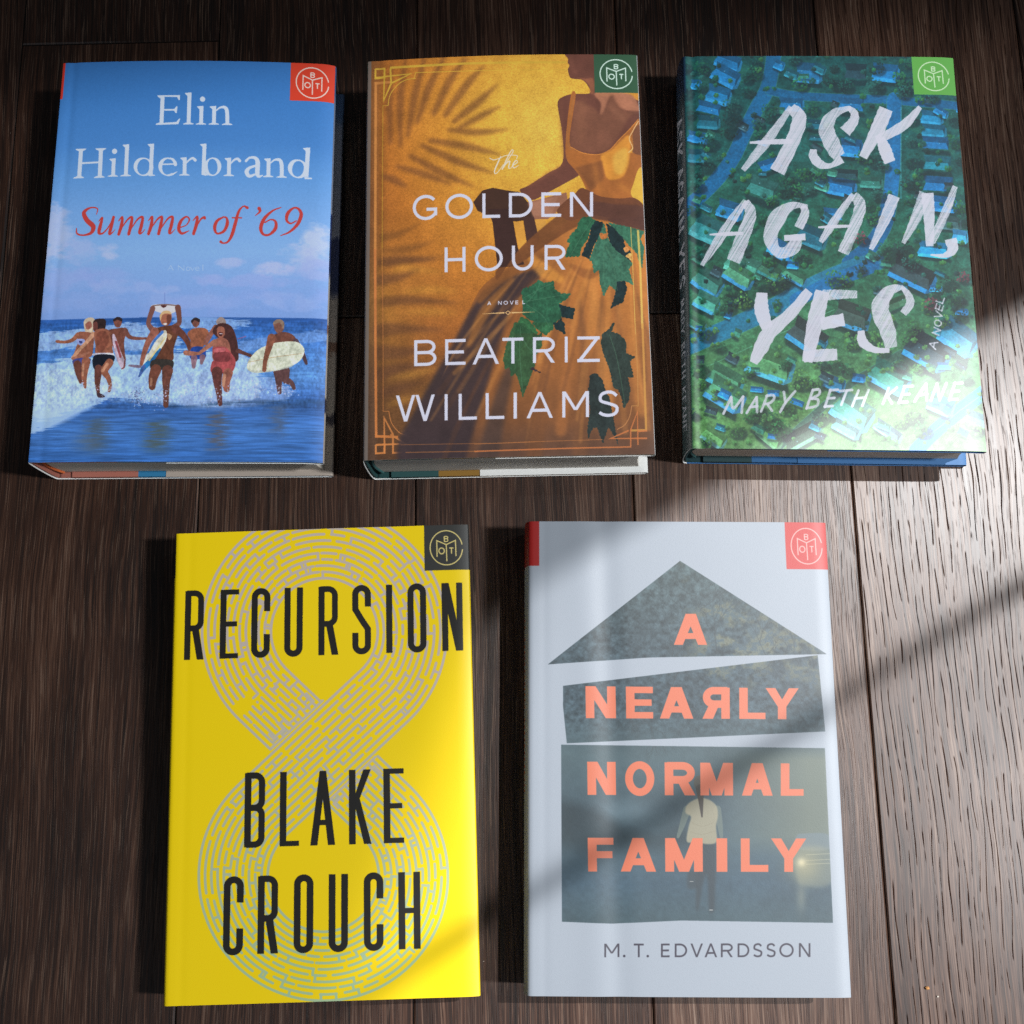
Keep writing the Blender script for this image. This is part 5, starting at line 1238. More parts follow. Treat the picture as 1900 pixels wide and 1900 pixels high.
    for (x, y, l, w, a, c) in ((340, 90, 130, 70, .35, blue), (330, 165, 140, 80, .5, blue), (290, 265, 120, 80, .3, (20, 104, 148)), (240, 340, 120, 60, .25, blue), (235, 410, 110, 60, .1, teal), (185, 490, 110, 50, .2, blue), (175, 585, 90, 60, .05, teal),
                               (760, 150, 130, 90, .08, (26, 92, 130)), (1010, 150, 110, 80, .05, dark), (1165, 150, 130, 80, .1, (18, 108, 160)), (670, 320, 120, 60, .05, blue), (985, 325, 130, 70, .05, blue), (1410, 385, 110, 60, .1, (24, 116, 150)), (1420, 455, 120, 56, .08, (22, 110, 136)), (1430, 525, 140, 66, .05, blue),
                               (1440, 630, 140, 76, .06, (28, 116, 126)), (1445, 740, 150, 80, .06, blue), (1470, 840, 130, 70, .1, blue), (985, 545, 110, 80, .1, blue), (560, 640, 120, 60, -.3, blue), (520, 760, 150, 100, .35, (52, 112, 96)), (350, 870, 130, 80, .3, (24, 100, 140)), (230, 965, 150, 110, .45, (46, 110, 104)),
                               (930, 750, 150, 80, .2, blue), (890, 900, 100, 60, .1, (24, 120, 170)), (780, 1010, 150, 90, .4, teal), (1090, 730, 110, 50, .05, (44, 104, 84)), (950, 690, 140, 50, .05, (34, 62, 64)), (800, 430, 90, 50, .1, teal), (1500, 940, 120, 60, .1, (60, 84, 80)), (1420, 1080, 160, 70, .1, (24, 130, 170)), (620, 1080, 130, 80, .5, (22, 110, 160)),
                               (420, 1160, 180, 90, .4, (70, 130, 100)), (1590, 330, 90, 50, .1, blue), (1560, 1010, 80, 60, .1, cyan)):
        c = np.array(c, float)
        house(*U([(x, y)])[0], l * .34, w * .34, a, np.minimum(255, c * 1.18), c * .78, np.minimum(255, c * 1.3 + 24) if rd.random() < .75 else None)
    for (x, y, l, w, a, c, wl) in ((240, 110, 170, 110, .6, (64, 118, 96), cyan), (400, 80, 170, 100, .55, (84, 134, 90), cyan), (230, 220, 140, 90, .5, (74, 140, 110), (70, 160, 190)), (560, 60, 130, 70, .5, (60, 100, 70), (60, 140, 130)), (690, 90, 140, 60, .5, (74, 130, 90), cyan),
                                   (1310, 70, 260, 120, .45, (52, 62, 62), (40, 140, 200)), (990, 290, 200, 130, .35, (66, 74, 62), cyan), (760, 400, 220, 130, .6, (62, 66, 62), (60, 150, 190)), (560, 540, 260, 150, .35, (96, 140, 78), (90, 180, 200)), (330, 620, 200, 110, .5, (80, 130, 84), (80, 180, 190)),
                                   (330, 700, 220, 130, .55, (88, 140, 90), (80, 160, 210)), (1390, 470, 250, 150, .5, (44, 58, 62), (50, 150, 200)), (1190, 610, 230, 130, .5, (62, 128, 100), (90, 170, 220)), (1000, 790, 230, 150, .6, (70, 134, 108), (110, 180, 230)), (1560, 400, 220, 140, .6, (50, 120, 140), (60, 160, 210)),
                                   (900, 650, 120, 70, .4, (40, 110, 140), (70, 150, 190)), (720, 930, 220, 90, -.5, (60, 70, 50), (130, 170, 120)), (560, 930, 160, 70, .7, (100, 140, 70), (140, 180, 110)), (270, 930, 140, 80, .6, (110, 150, 74), (130, 180, 160)), (960, 890, 160, 60, .5, (90, 130, 120), (130, 190, 220)), (1460, 760, 150, 90, .4, (70, 150, 180), (140, 210, 230)), (1650, 840, 120, 80, .3, (90, 130, 130), None), (1180, 900, 170, 60, .6, (86, 104, 110), (150, 190, 200)), (170, 330, 120, 60, .5, (70, 120, 80), (90, 150, 150)), (1230, 230, 160, 60, -.4, (64, 90, 60), None)):
        c = np.array(c, float)
        house(*V([(x, y)])[0], l * .30, w * .30, a, np.minimum(255, c * 1.15), c * .74, wl)
    for k in range(80):
        x, y = rd.uniform(1290, 1800), rd.uniform(120, 820); c = np.array(rd.choice(((24, 110, 160), (30, 100, 110), (60, 120, 90), (50, 64, 66))), float)
        house(x, y, rd.uniform(12, 26), rd.uniform(8, 15), rd.choice((.1, .4, .5)) + rd.uniform(-.1, .1), np.minimum(255, c * 1.15), c * .75, np.minimum(255, c * 1.4 + 20) if rd.random() < .5 else None)
    # trees
    def tree(x, y, r, pal):
        A.fill([[disc(x + r * .35, y + r * .45, r * .95, r * .7)]], (12, 24, 30), .55, 2)
        for k in range(int(16 + r * 2.2)):
            a, q = rd.uniform(0, 6.283), math.sqrt(rd.random()) * r
            dx, dy = q * math.cos(a), q * math.sin(a) * .9
            sh = 0.58 + .62 * (0.5 - (dx * .45 + dy * .8) / (2 * r)) + rd.uniform(-.16, .2)
            A.fill([[disc(x + dx, y + dy, rd.uniform(.9, 2.3), n=7)]], np.clip(np.array(pal) * sh, 0, 250), .9)
    pals = [(34, 96, 62), (24, 78, 62), (48, 110, 58), (32, 56, 50), (40, 92, 76), (70, 118, 56)]
    spots = [(110, 120, 50), (110, 250, 55), (200, 130, 50), (200, 230, 40), (480, 110, 45), (480, 160, 50), (440, 190, 40), (440, 260, 40), (360, 330, 55), (360, 390, 60), (350, 460, 60), (150, 380, 30), (240, 520, 60), (220, 640, 60), (190, 700, 30), (180, 750, 50), (560, 350, 50), (560, 390, 45), (500, 430, 40), (510, 480, 40), (720, 220, 50), (690, 90, 40), (870, 200, 40), (910, 210, 60), (960, 230, 50), (1110, 230, 60), (1120, 130, 50), (1240, 180, 40), (1270, 220, 60), (1260, 260, 50), (900, 140, 30), (1290, 110, 40), (1140, 340, 30), (780, 350, 50), (760, 440, 30), (870, 440, 30), (1350, 300, 30), (1420, 290, 40), (1300, 400, 50), (1300, 520, 40), (1310, 620, 60), (1300, 740, 60), (1340, 690, 40), (1300, 830, 40), (1530, 400, 50), (1540, 520, 50), (1560, 610, 40), (1560, 860, 50), (1590, 930, 50), (1500, 660, 20), (660, 720, 60), (700, 780, 60), (740, 690, 50), (630, 780, 50), (820, 700, 50), (770, 780, 40), (570, 830, 40), (700, 850, 50), (1110, 620, 55), (1160, 650, 40), (1050, 600, 50), (1130, 800, 50), (1100, 920, 55), (1080, 860, 40), (640, 620, 30), (450, 970, 40), (420, 1060, 50), (520, 930, 40), (560, 1150, 40), (720, 1130, 60), (900, 1000, 30), (960, 1060, 40), (1010, 820, 30), (1180, 1090, 80), (1260, 1080, 60), (1300, 1160, 60), (160, 880, 40), (200, 1100, 60), (60, 1150, 60)]
    for x, y, r in spots:
        p = U([(x, y)])[0]; tree(p[0], p[1], r * .30, rd.choice(pals[:5]))
    spots2 = [(590, 130, 70), (530, 150, 60), (640, 120, 50), (350, 190, 70), (420, 220, 60), (330, 250, 60), (220, 390, 60), (300, 470, 40), (190, 580, 60), (200, 660, 40), (600, 240, 30), (900, 110, 60), (960, 120, 40), (1040, 60, 40), (1100, 420, 50), (1020, 390, 60), (990, 450, 50), (900, 560, 60), (960, 590, 50), (840, 560, 40), (720, 640, 70), (800, 660, 50), (1310, 370, 60), (1280, 420, 50), (1240, 560, 50), (1340, 580, 40), (1400, 250, 60), (1440, 190, 50), (1500, 130, 60), (1540, 210, 60), (1560, 300, 50), (1470, 330, 50), (640, 780, 60), (560, 850, 70), (620, 900, 70), (500, 790, 50), (460, 830, 50), (230, 960, 50), (380, 900, 60), (820, 840, 50), (1300, 820, 70), (1240, 860, 50), (1360, 900, 60), (1600, 640, 40), (1640, 900, 50), (1680, 760, 40), (160, 820, 40), (1150, 480, 50), (1180, 330, 50), (460, 600, 30), (640, 560, 40)]
    for x, y, r in spots2:
        p = V([(x, y)])[0]; tree(p[0], p[1], r * .30, rd.choice(((60, 112, 54), (84, 128, 56), (46, 94, 56), (104, 140, 58), (40, 64, 52))))
    for T, x, y, r in ((U, 1040, 1030, 44), (V, 1580, 100, 40), (V, 1410, 240, 40)):
        p = T([(x, y)])[0]; tree(p[0], p[1], r * .33, (128, 52, 58))
    for k in range(330):
        x, y = rd.uniform(1285, 1830), rd.uniform(105, 835); tree(x, y, rd.uniform(2.5, 6), rd.choice(pals) if y < 600 else (90, 130, 60))
    A.img *= (0.80 + .40 * A.noise(.9, .9, 3, .65))[..., None] * (0.84 + .32 * A.noise(5, 4, 3, .6))[..., None]
    A.blend((16, 74, 82), np.clip((430 - Y) / 340, 0, 1) * .22)
    gm = A.img.mean(2, keepdims=True); A.img = A.img * .86 + np.concatenate([gm * .55, gm * 1.02, gm * .98], 2) * .14
    A.img = np.clip(A.img * np.array((.90, 1.06, 1.16)), 0, 1)
    # lettering: flat brush, streaked along the stroke
    sl1 = A.noise(5.5, .55, 3, .7)
    dirn = (math.cos(-1.05), math.sin(-1.05))
    along, across = (A.XM * dirn[0] + A.YM * dirn[1]), (-A.XM * dirn[1] + A.YM * dirn[0])
    lut = np.random.RandomState(4).rand(4000)
    def streak(f): i = np.clip(((across + 260) * f).astype(int), 0, 3998); return lut[i]
    bris = .5 * streak(4.0) + .3 * streak(9.0) + .35 * sl1
    wh = (204, 202, 214)
    def brush(T, pts, dry=.25, caps=False):
        p = smooth(np.asarray(T(pts), float), 8)
        t = np.linspace(0, 1, len(p)); p[:, 2] *= 1 + .05 * np.sin(t * 37 + p[0, 0])
        a = np.clip(1.10 - dry * 0.85 * np.clip((bris - .5) * 4, 0, 1), 0.3, 1)
        A.fill(ribbon(p, None, caps), wh, a * .97, 0)
    for pts, dry in (([(672, 338, 26), (610, 430, 40), (520, 550, 52), (420, 670, 26)], .55), ([(672, 340, 50), (715, 400, 76), (680, 520, 74), (600, 680, 80)], .35), ([(455, 526, 12), (590, 522, 28), (680, 520, 24)], .2),
                     ([(955, 470, 66), (1000, 415, 52), (1004, 372, 40), (975, 345, 26)], .3), ([(985, 342, 20), (900, 375, 50), (858, 450, 80), (890, 540, 84), (925, 600, 70)], .5), ([(940, 612, 50), (880, 648, 26), (825, 640, 46), (790, 600, 48), (790, 562, 34)], .3),
                     ([(1172, 348, 76), (1125, 460, 74), (1050, 605, 44)], .25), ([(1352, 338, 26), (1270, 430, 52), (1160, 495, 46), (1120, 512, 40)], .3), ([(1140, 500, 40), (1165, 560, 66), (1192, 630, 60)], .15)): brush(U, pts, dry)
    for pts, dry in (([(435, 830, 26), (370, 920, 44), (290, 1040, 48), (205, 1170, 22)], .6), ([(430, 835, 44), (460, 900, 60), (420, 1020, 72), (370, 1150, 76)], .6), ([(245, 1008, 8), (340, 1005, 22), (420, 1002, 16)], .2),
                     ([(712, 975, 50), (745, 900, 46), (735, 860, 30)], .4), ([(760, 862, 20), (680, 858, 40), (610, 910, 84), (565, 1010, 76), (590, 1090, 56), (640, 1105, 60), (690, 1070, 70), (702, 1020, 56)], .5), ([(636, 1028, 30), (748, 1022, 36)], .1),
                     ([(1000, 798, 26), (940, 880, 38), (880, 970, 44), (828, 1050, 26)], .5), ([(1000, 800, 46), (1035, 860, 62), (1000, 980, 60), (945, 1108, 62)], .7), ([(815, 972, 10), (900, 968, 18), (990, 965, 14)], .2),
                     ([(1215, 805, 62), (1170, 920, 58), (1092, 1088, 26)], .4), ([(1380, 790, 66), (1330, 920, 56), (1262, 1055, 22)], .6), ([(1390, 790, 64), (1398, 900, 60), (1402, 1070, 40)], .3), ([(1538, 752, 28), (1490, 880, 46), (1412, 1050, 40)], .6), ([(1512, 1030, 66), (1522, 1085, 56), (1480, 1118, 26), (1405, 1115, 8)], .2)): brush(U, pts, dry)
    for pts, dry in (([(520, 180, 56), (518, 270, 76), (548, 368, 60)], .1), ([(768, 172, 50), (670, 290, 62), (560, 390, 76), (515, 470, 76), (475, 550, 44)], .25), ([(838, 172, 76), (800, 330, 84), (758, 545, 56)], .25), ([(840, 195, 60), (920, 190, 50), (1020, 190, 40)], .6), ([(830, 345, 66), (952, 322, 66)], .15), ([(738, 518, 58), (830, 510, 66), (915, 505, 60)], .3),
                     ([(1262, 290, 40), (1298, 240, 44), (1290, 195, 38), (1255, 150, 20)], .4), ([(1262, 150, 20), (1190, 172, 60), (1140, 260, 92), (1180, 380, 84), (1200, 470, 60)], .5), ([(1190, 485, 24), (1110, 480, 34), (1050, 440, 52), (1040, 380, 34)], .15)): brush(V, pts, dry)
    hand = {'M': [[(0, 0), (.22, 1)], [(.22, 1), (.46, .3), (.85, 1)], [(.85, 1), (.95, 0)]], 'A': [[(0, 0), (.6, 1)], [(.6, 1), (.95, 0)], [(.2, .36), (.85, .4)]], 'R': [[(.05, 0), (.25, 1)], [(.2, .95), (.7, .98), (.85, .75), (.6, .5), (.2, .45)], [(.4, .45), (.9, 0)]],
            'Y': [[(.1, 1), (.4, .45)], [(.95, 1), (.4, .45), (.15, 0)]], 'B': [[(.05, 0), (.22, 1)], [(.2, .97), (.65, 1), (.75, .75), (.25, .52)], [(.25, .52), (.75, .45), (.75, .12), (.05, .02)]], 'E': [[(.08, 0), (.25, 1)], [(.2, .97), (.9, .97)], [(.15, .5), (.75, .5)], [(.05, .03), (.75, .03)]],
            'T': [[(0, .95), (1, .97)], [(.55, .95), (.35, 0)]], 'H': [[(.05, 0), (.25, 1)], [(.75, 0), (.95, 1)], [(.12, .5), (.85, .52)]], 'K': [[(.05, 0), (.25, 1)], [(.95, 1), (.2, .45)], [(.3, .5), (.8, 0)]], 'N': [[(.0, 0), (.2, 1)], [(.2, 1), (.7, 0)], [(.7, 0), (.95, 1)]],
            'O': [[(.6, 1), (.2, .75), (.15, .25), (.45, 0), (.8, .3), (.85, .75), (.6, 1)]], 'V': [[(.15, 1), (.4, 0)], [(.4, 0), (.95, 1)]], 'L': [[(.25, 1), (.08, .03)], [(.05, .03), (.8, .03)]], 'S': [[(.85, .85), (.5, 1), (.25, .75), (.65, .4), (.5, .02), (.05, .15)]], 'G': [[(.85, .85), (.5, 1), (.15, .5), (.4, .02), (.8, .15), (.85, .45), (.55, .45)]], 'I': [[(.3, 0), (.6, 1)]], ',': [[(.3, .15), (.1, -.15)]]}
    def write(text, frames, w, col=wh, a=.92, sp='px'):
        for ch, (o, u, v) in zip(text, frames):
            o, u, v = np.array(o), np.array(u), np.array(v)
            for s in hand[ch]:
                p = np.array([o + u * i + v * j for i, j in s])
                if len(p) > 2: p = smooth(p, 5)
                p = np.hstack([p, np.full((len(p), 1), w)])
                A.fill(ribbon(p, None, True), col, a * np.clip(1.15 - .5 * np.clip((bris - .5) * 3, 0, 1), 0, 1), 0, sp)
    fr = []
    for x0, x1, yb, hh in ((318, 440, 815, 85), (440, 510, 812, 80), (512, 595, 805, 85), (605, 690, 808, 105), (750, 838, 790, 98), (845, 920, 782, 90), (915, 990, 772, 78), (990, 1082, 778, 82), (1152, 1228, 765, 82), (1235, 1315, 760, 88), (1322, 1405, 752, 90), (1408, 1488, 748, 88), (1500, 1575, 745, 90)):
        o = V([(x0, yb)])[0]; fr.append((o, ((x1 - x0) * .3526 * .82, -1.5), (hh * .3526 * .22, -hh * .3526)))
    write('MARYBETHKEANE', fr, 5.0)
    fr = []
    for k, (x, y) in enumerate(((1437, 478), (1455, 405), (1462, 362), (1466, 318), (1470, 278), (1474, 240))):
        o = V([(x - 4, y)])[0]; fr.append((o, (4.2, -13.5), (-14.5, -9.0) if k else (-13, -9)))
    fr = [(o, np.array(u), np.array((-13.5, -2.5))) for o, u, v in fr]
    write('ANOVEL', fr, 2.6)
    # spine lettering, reading downwards
    A.blend((8, 34, 54), np.clip((-A.XM - .6) / 1.5, 0, 1) * .78)
    A.blend((16, 44, 74), np.clip((-A.XM - .2) / 1.0, 0, 1) * np.clip((26 - A.YM) / 4, 0, 1) * .9)
    y0 = 33.0; fr = []; tx = []
    for ch in 'ASK AGAIN, YES':
        st_ = {' ': 5, 'I': 6, ',': 3}.get(ch, 9.2)
        if ch != ' ': fr.append(((-24, y0), (0, st_ * .86), (18, 2.2))); tx.append(ch)
        y0 += st_
    write(''.join(tx), fr, 2.2, wh, .95, 'mm')
    y0 = 150.0; fr = []; tx = []
    for ch in 'MARY BETH KEANE':
        st_ = {' ': 4}.get(ch, 5.6)
        if ch != ' ': fr.append(((-21, y0), (0, st_ * .8), (12, 1.2))); tx.append(ch)
        y0 += st_
    write(''.join(tx), fr, 1.2, wh, .9, 'mm')
    A.badge([(1690, 106), (1768, 107), (1775, 178), (1695.4, 176)], (92, 164, 70), (196, 226, 180))
    A.fill([[np.array([(A.w, -1), (A.w + 20, -1), (A.w + 20, 260), (A.w, 260)])]], (22, 96, 150), sp='mm')
    return A

# ------------------------------------------------------------------ jacket 4: figure eight maze on yellow
def art_maze():
    A = Art(3)
    A.img[:] = np.array((224, 188, 0)) / 255.
    lv = (176, 166, 148)
    def lc(p): k = np.clip((np.mean(np.asarray(p)[:, 1]) - 1250) / 550, 0, 1); return np.array((176, 162, 150)) * (1 - k) + np.array((150, 172, 134)) * k
    C1, R1, C2, R2 = np.array([602., 1172.]), 163., np.array([600., 1625.6]), 167.
    half = 64.0
    d = np.linalg.norm(C2 - C1); al = math.asin((R1 + R2) / d)   # inner tangent
    ax = (C2 - C1) / d; ay = np.array([-ax[1], ax[0]])
    def rot(v, t): return np.array([v[0] * math.cos(t) - v[1] * math.sin(t), v[0] * math.sin(t) + v[1] * math.cos(t)])
    th = math.acos((R1 + R2) / d)
    def path_points():
        pts = []; nrm = []
        # upper loop from the left tangent point over the top to the right one
        a0 = math.atan2(ax[1], ax[0])
        s = np.linspace(a0 + th, a0 + 2 * math.pi - th, 260)
        for t in s: n = np.array([math.cos(t), math.sin(t)]); pts.append(C1 + n * R1); nrm.append(n)
        e = pts[-1]; nlast = nrm[-1]
        s2 = np.linspace(a0 + math.pi - th, a0 + math.pi - 2 * math.pi + th, 260)
        first = C2 + np.array([math.cos(s2[0]), math.sin(s2[0])]) * R2
        for k in np.linspace(0, 1, 70)[1:-1]: pts.append(e + (first - e) * k); nrm.append(nlast)
        n_straight = len(pts)
        for t in s2: n = np.array([math.cos(t), math.sin(t)]); pts.append(C2 + n * R2); nrm.append(-n)
        e2 = pts[-1]; n2 = nrm[-1]
        for k in np.linspace(0, 1, 70)[1:-1]: pts.append(e2 + (pts[0] - e2) * k); nrm.append(n2)
        return np.array(pts), np.array(nrm)
    P, Nn = path_points()
    seg = np.linalg.norm(np.roll(P, -1, 0) - P, axis=1); S = np.concatenate([[0], np.cumsum(seg)]); Ltot = S[-1]
    def at(s, o):
        s = np.mod(s, Ltot)
        x = np.interp(s, S, np.append(P[:, 0], P[0, 0])); y = np.interp(s, S, np.append(P[:, 1], P[0, 1]))
        nx = np.interp(s, S, np.append(Nn[:, 0], Nn[0, 0])); ny = np.interp(s, S, np.append(Nn[:, 1], Nn[0, 1]))
        return np.stack([x + nx * o, y + ny * o], -1)
    cross = (C1 * R2 + C2 * R1) / (R1 + R2)
    u_dir = at(S[260 + 40], 0) - at(S[260 + 20], 0); u_dir /= np.linalg.norm(u_dir)
    v_dir = np.array([-u_dir[1], u_dir[0]])
    s_over0, s_over1 = S[260], S[260 + 68]
    # the second strand is hidden where the first one passes over it
    def hidden(s):
        s = s % Ltot
        return (s > S[260 + 68 + 259])
    offs = np.linspace(-half, half, 12)
    rs = random.Random(5)
    def col_at(p): return None
    def draw(s0, s1, o):
        n = max(2, int(abs(s1 - s0) / 3)); ss = np.linspace(s0, s1, n + 1); p = at(ss, o)
        under = np.array([hidden(s) for s in ss])
        rel = (p - cross) @ v_dir
        keep = ~(under & (np.abs(rel) < half + 7))
        i = 0
        while i < len(p):
            if not keep[i]: i += 1; continue
            j = i
            while j + 1 < len(p) and keep[j + 1]: j += 1
            if j > i: [A.stroke(p[q:min(j, q + 14) + 1], 5.2, lc(p[q:q + 2]), caps=True) for q in range(i, j, 14)]
            i = j + 1
    for k, o in enumerate(offs):
        if k in (0, 11):
            draw(0, Ltot, o); continue
        s = rs.uniform(0, 30)
        while s < Ltot:
            l = rs.choice((20, 30, 42, 56, 70)) * rs.uniform(.9, 1.15)
            draw(s, min(s + l, Ltot), o)
            for e in ((s + 1), (s + l - 1), (s + l * rs.uniform(.3, .7))):
                if rs.random() < .2:
                    o2 = offs[min(11, max(0, k + rs.choice((-1, 1))))]
                    pts = at(np.array([e, e]), 0); a_, b_ = at(e, o), at(e, o2)
                    if not (hidden(e) and abs((a_ - cross) @ v_dir) < half + 7): A.stroke([a_, b_], 5.2, lc([a_]), caps=True)
            s += l + rs.choice((7, 9, 12))
    # square turned ends where the under strand meets the crossing
    for sg in (-1, 1):
        base = cross + v_dir * sg * (half + 7.5)
        for i, w0 in enumerate((0, 1, 2)):
            pass
        A.stroke([base - u_dir * half, base + u_dir * half], 5.2, lv)
        for c in (-38, 0, 38):
            q = base + u_dir * c; o_ = v_dir * sg
            A.stroke([q - u_dir * 13 + o_ * 30, q - u_dir * 13 + o_ * 11, q + u_dir * 13 + o_ * 11, q + u_dir * 13 + o_ * 22], 5.2, lv)
    bl = (26, 24, 22)
    W = Word(A, (341, 1224.7), (859, 1206.8), (341, 1096.8), (859, 1081), (3.2, -2.2), bl, 11.2, 'cond', bar=9.2)
    W.word('RECURSION', [(341.2, 376.5), (407.5, 441.7), (466, 500.5), (527.5, 561.5), (591, 627), (654, 688.5), (717, 728.3), (757, 791.5), (821, 859.4)])
    W = Word(A, (453, 1572.4), (750, 1563.6), (453, 1434.7), (750, 1425.5), (2.2, -1.6), bl, 12.2, 'cond', bar=9.6)
    W.word('BLAKE', [(453, 491), (519, 555), (576, 622), (648, 688.5), (712.5, 750)])
    W = Word(A, (414, 1771.7), (780, 1760.3), (414, 1627.8), (780, 1617.4), (2.6, -1.4), bl, 12.4, 'cond', bar=9.8)
    W.word('CROUCH', [(413.5, 450.5), (477.6, 515), (545, 581), (610, 645.6), (675.5, 711.6), (740, 780.4)])
    A.badge([(786.6, 974.5), (867.5, 973), (871, 1057.7), (788, 1059)], (46, 46, 44), (196, 178, 110))
    A.fill([[np.array([(-50, -1), (-2.0, -1), (-2.0, 24), (-50, 24)])]], (34, 34, 32), sp='mm')
    return A

# ------------------------------------------------------------------ jacket 5: a house cut from a photograph, coral letters
def art_house():
    A = Art(4)
    X, Y = A.PX, A.PY
    A.img[:] = np.array((192, 201, 213)) / 255.
    shapes = [[(1261.3, 1041), (1533.6, 1213.6), (1204, 1220), (1016.3, 1232.7)], [(1044.5, 1272.5), (1516.6, 1215.7), (1530.7, 1357), (1051.5, 1379), (1044.5, 1310)],
              [(1041, 1381.5), (1530, 1388), (1545, 1712), (1263.8, 1707.4), (1137, 1713.4), (1042.4, 1709.8)]]
    n1, n2, n3 = A.noise(10, 8, 5, .62), A.noise(2.4, 2.0, 4, .65), A.noise(30, 26, 3, .5)
    # the photograph: trees against a pale sky above, a foggy road below
    pic = A.grad(Y, [(1040, (112, 126, 128)), (1200, (96, 108, 116)), (1300, (92, 106, 116)), (1400, (108, 124, 130)), (1500, (96, 112, 122)), (1560, (104, 122, 132)), (1640, (96, 116, 132)), (1712, (100, 118, 126))])
    sky = np.clip((n1 - .47 + (X - 1330) * .0011 - np.abs(Y - 1180) * .0004) * 7, 0, 1) * np.clip((n2 - .34) * 4, 0, 1) * np.clip((1300 - Y) / 60, 0, 1) * np.clip((X - 1230) / 90, 0, 1)
    pic = pic * (1 - sky[..., None]) + np.array((172, 168, 148)) / 255. * sky[..., None]
    dk = np.clip((n2 - .5) * 3.4, -1, 1) * np.clip((1390 - Y) / 60, 0.12, 1)
    pic = pic * (1 - .26 * dk[..., None])
    pic *= (0.90 + .2 * n3)[..., None]
    warm = np.clip((X - 1330) / 170, 0, 1) * np.clip((Y - 1380) / 30, 0, 1) * np.clip((1590 - Y) / 40, 0, 1)
    pic = pic * (1 - warm[..., None] * .75) + np.array((164, 162, 142)) / 255. * warm[..., None] * .75
    hill_and_bar_shadow = np.clip((Y - np.interp(X, [1040, 1110, 1160, 1220, 1260, 1330], [1470, 1490, 1525, 1540, 1525, 1560])) / 26, 0, 1) * np.clip((1590 - Y) / 30, 0, 1) * np.clip((1330 - X) / 40, 0, 1)  # dark sweep of the hill, with some of the glazing bar's shadow painted in
    pic = pic * (1 - .22 * hill_and_bar_shadow[..., None])
    wl = np.exp(-(((X - 1170) / 60) ** 2 + ((Y - 1505) / 22) ** 2)); pic = pic + wl[..., None] * .13 * (1 - hill_and_bar_shadow[..., None])
    road = np.clip((Y - 1618) / 6, 0, 1); pic = pic * (1 - road[..., None]) + pic * road[..., None] * (0.86 + .28 * n2)[..., None]
    ms = A.cover([[np.asarray(s)] for s in shapes]); m = np.zeros((A.H, A.W)); m[ms[1]] = ms[0]
    A.img = A.img * (1 - m[..., None]) + pic * m[..., None]
    A.img = A.img * (1 - m[..., None] * (1 - np.array((.84, .90, .91))))
    # bare branches
    rs = random.Random(9)
    def branch(x, y, ang, l, w, dep):
        x2, y2 = x + l * math.cos(ang), y + l * math.sin(ang)
        A.stroke([(x, y, w), (x2, y2, w * .7)], 1, (74, 84, 88), m * .75)
        if dep > 0:
            for k in range(2 + (dep > 2)): branch(x2, y2, ang + rs.uniform(-.75, .75), l * rs.uniform(.6, .85), w * .68, dep - 1)
    for b in ((1240, 1290, -1.2, 34, 2.2), (1330, 1212, -1.7, 34, 2.0), (1420, 1216, -2.0, 26, 1.6), (1300, 1130, -.6, 26, 1.4), (1150, 1290, 1.0, 26, 1.6), (1400, 1250, -.5, 26, 1.5), (1480, 1230, -1.9, 22, 1.3), (1260, 1090, .6, 26, 1.2), (1190, 1330, .8, 26, 1.4)):
        branch(*b, 5)
    # walker seen from behind, a car with its lights on
    def B(pts): return tr(pts, 950, 1420, 670 / 1900.)
    A.fill([[smooth(B([(1495, 370), (1540, 358), (1660, 362), (1668, 440), (1500, 440)]), 4, True)]], (128, 144, 150), m * .9, 1)
    A.fill([[smooth(B([(1480, 445), (1668, 440), (1680, 620), (1520, 630), (1490, 560)]), 4, True)]], (160, 164, 146), m * .55, 5)
    for yy in (470, 500, 520): A.stroke(B([(1545, yy), (1670, yy - 6)]), 1.0, (206, 204, 178), m * .7)
    r = np.exp(-((X - 1486.7) ** 2 + (Y - 1600) ** 2) / 60.); A.blend((255, 246, 214), r * m); r = np.exp(-((X - 1492) ** 2 + (Y - 1606) ** 2) / 900.); A.blend((214, 200, 150), r * .5 * m)
    r = np.exp(-((X - 1486) / 9) ** 2 - ((Y - 1664) / 26) ** 2); A.blend((180, 180, 160), r * .4 * m)
    A.fill([[smooth(B([(1000, 400), (1068, 405), (1070, 560), (1066, 680), (1060, 768), (1035, 765), (1030, 640), (1020, 570), (1000, 640), (975, 770), (965, 700), (968, 560), (975, 420)]), 3, True)]], (70, 78, 84), .72, 3)
    A.fill([[smooth(B([(925, 560), (970, 560), (972, 640), (922, 645)]), 3, True)]], (74, 80, 84), .6, 3); A.stroke(B([(935, 610), (952, 610)]), 1.2, (200, 200, 196)); A.stroke(B([(1038, 760), (1054, 760)]), 1.4, (210, 210, 206))
    A.stroke(B(smooth([(920, 230, 40), (895, 310, 30), (872, 375, 16)], 5)), 1, (120, 134, 128), .9); A.stroke(B(smooth([(1078, 230, 40), (1092, 310, 30), (1100, 375, 18)], 5)), 1, (122, 136, 132), .9)
    A.fill([[smooth(B([(940, 190), (985, 172), (1030, 178), (1072, 210), (1082, 260), (1072, 320), (1075, 400), (1030, 414), (970, 404), (918, 400), (928, 320), (940, 270), (912, 250), (915, 215)]), 4, True)]], (186, 178, 152), .9, 1)
    for p in ([(945, 300), (1000, 320), (1060, 300)], [(935, 350), (1000, 362), (1066, 345)]): A.stroke(B(smooth(p, 5)), 1.2, (164, 156, 134), .7)
    A.fill([[disc(*B([(986, 92)])[0], 11, 14)]], (100, 98, 90)); A.stroke(B([(985, 120, 40), (992, 180, 28), (998, 270, 8)]), 1, (84, 78, 72), caps=True)
    cr = (250, 138, 104)
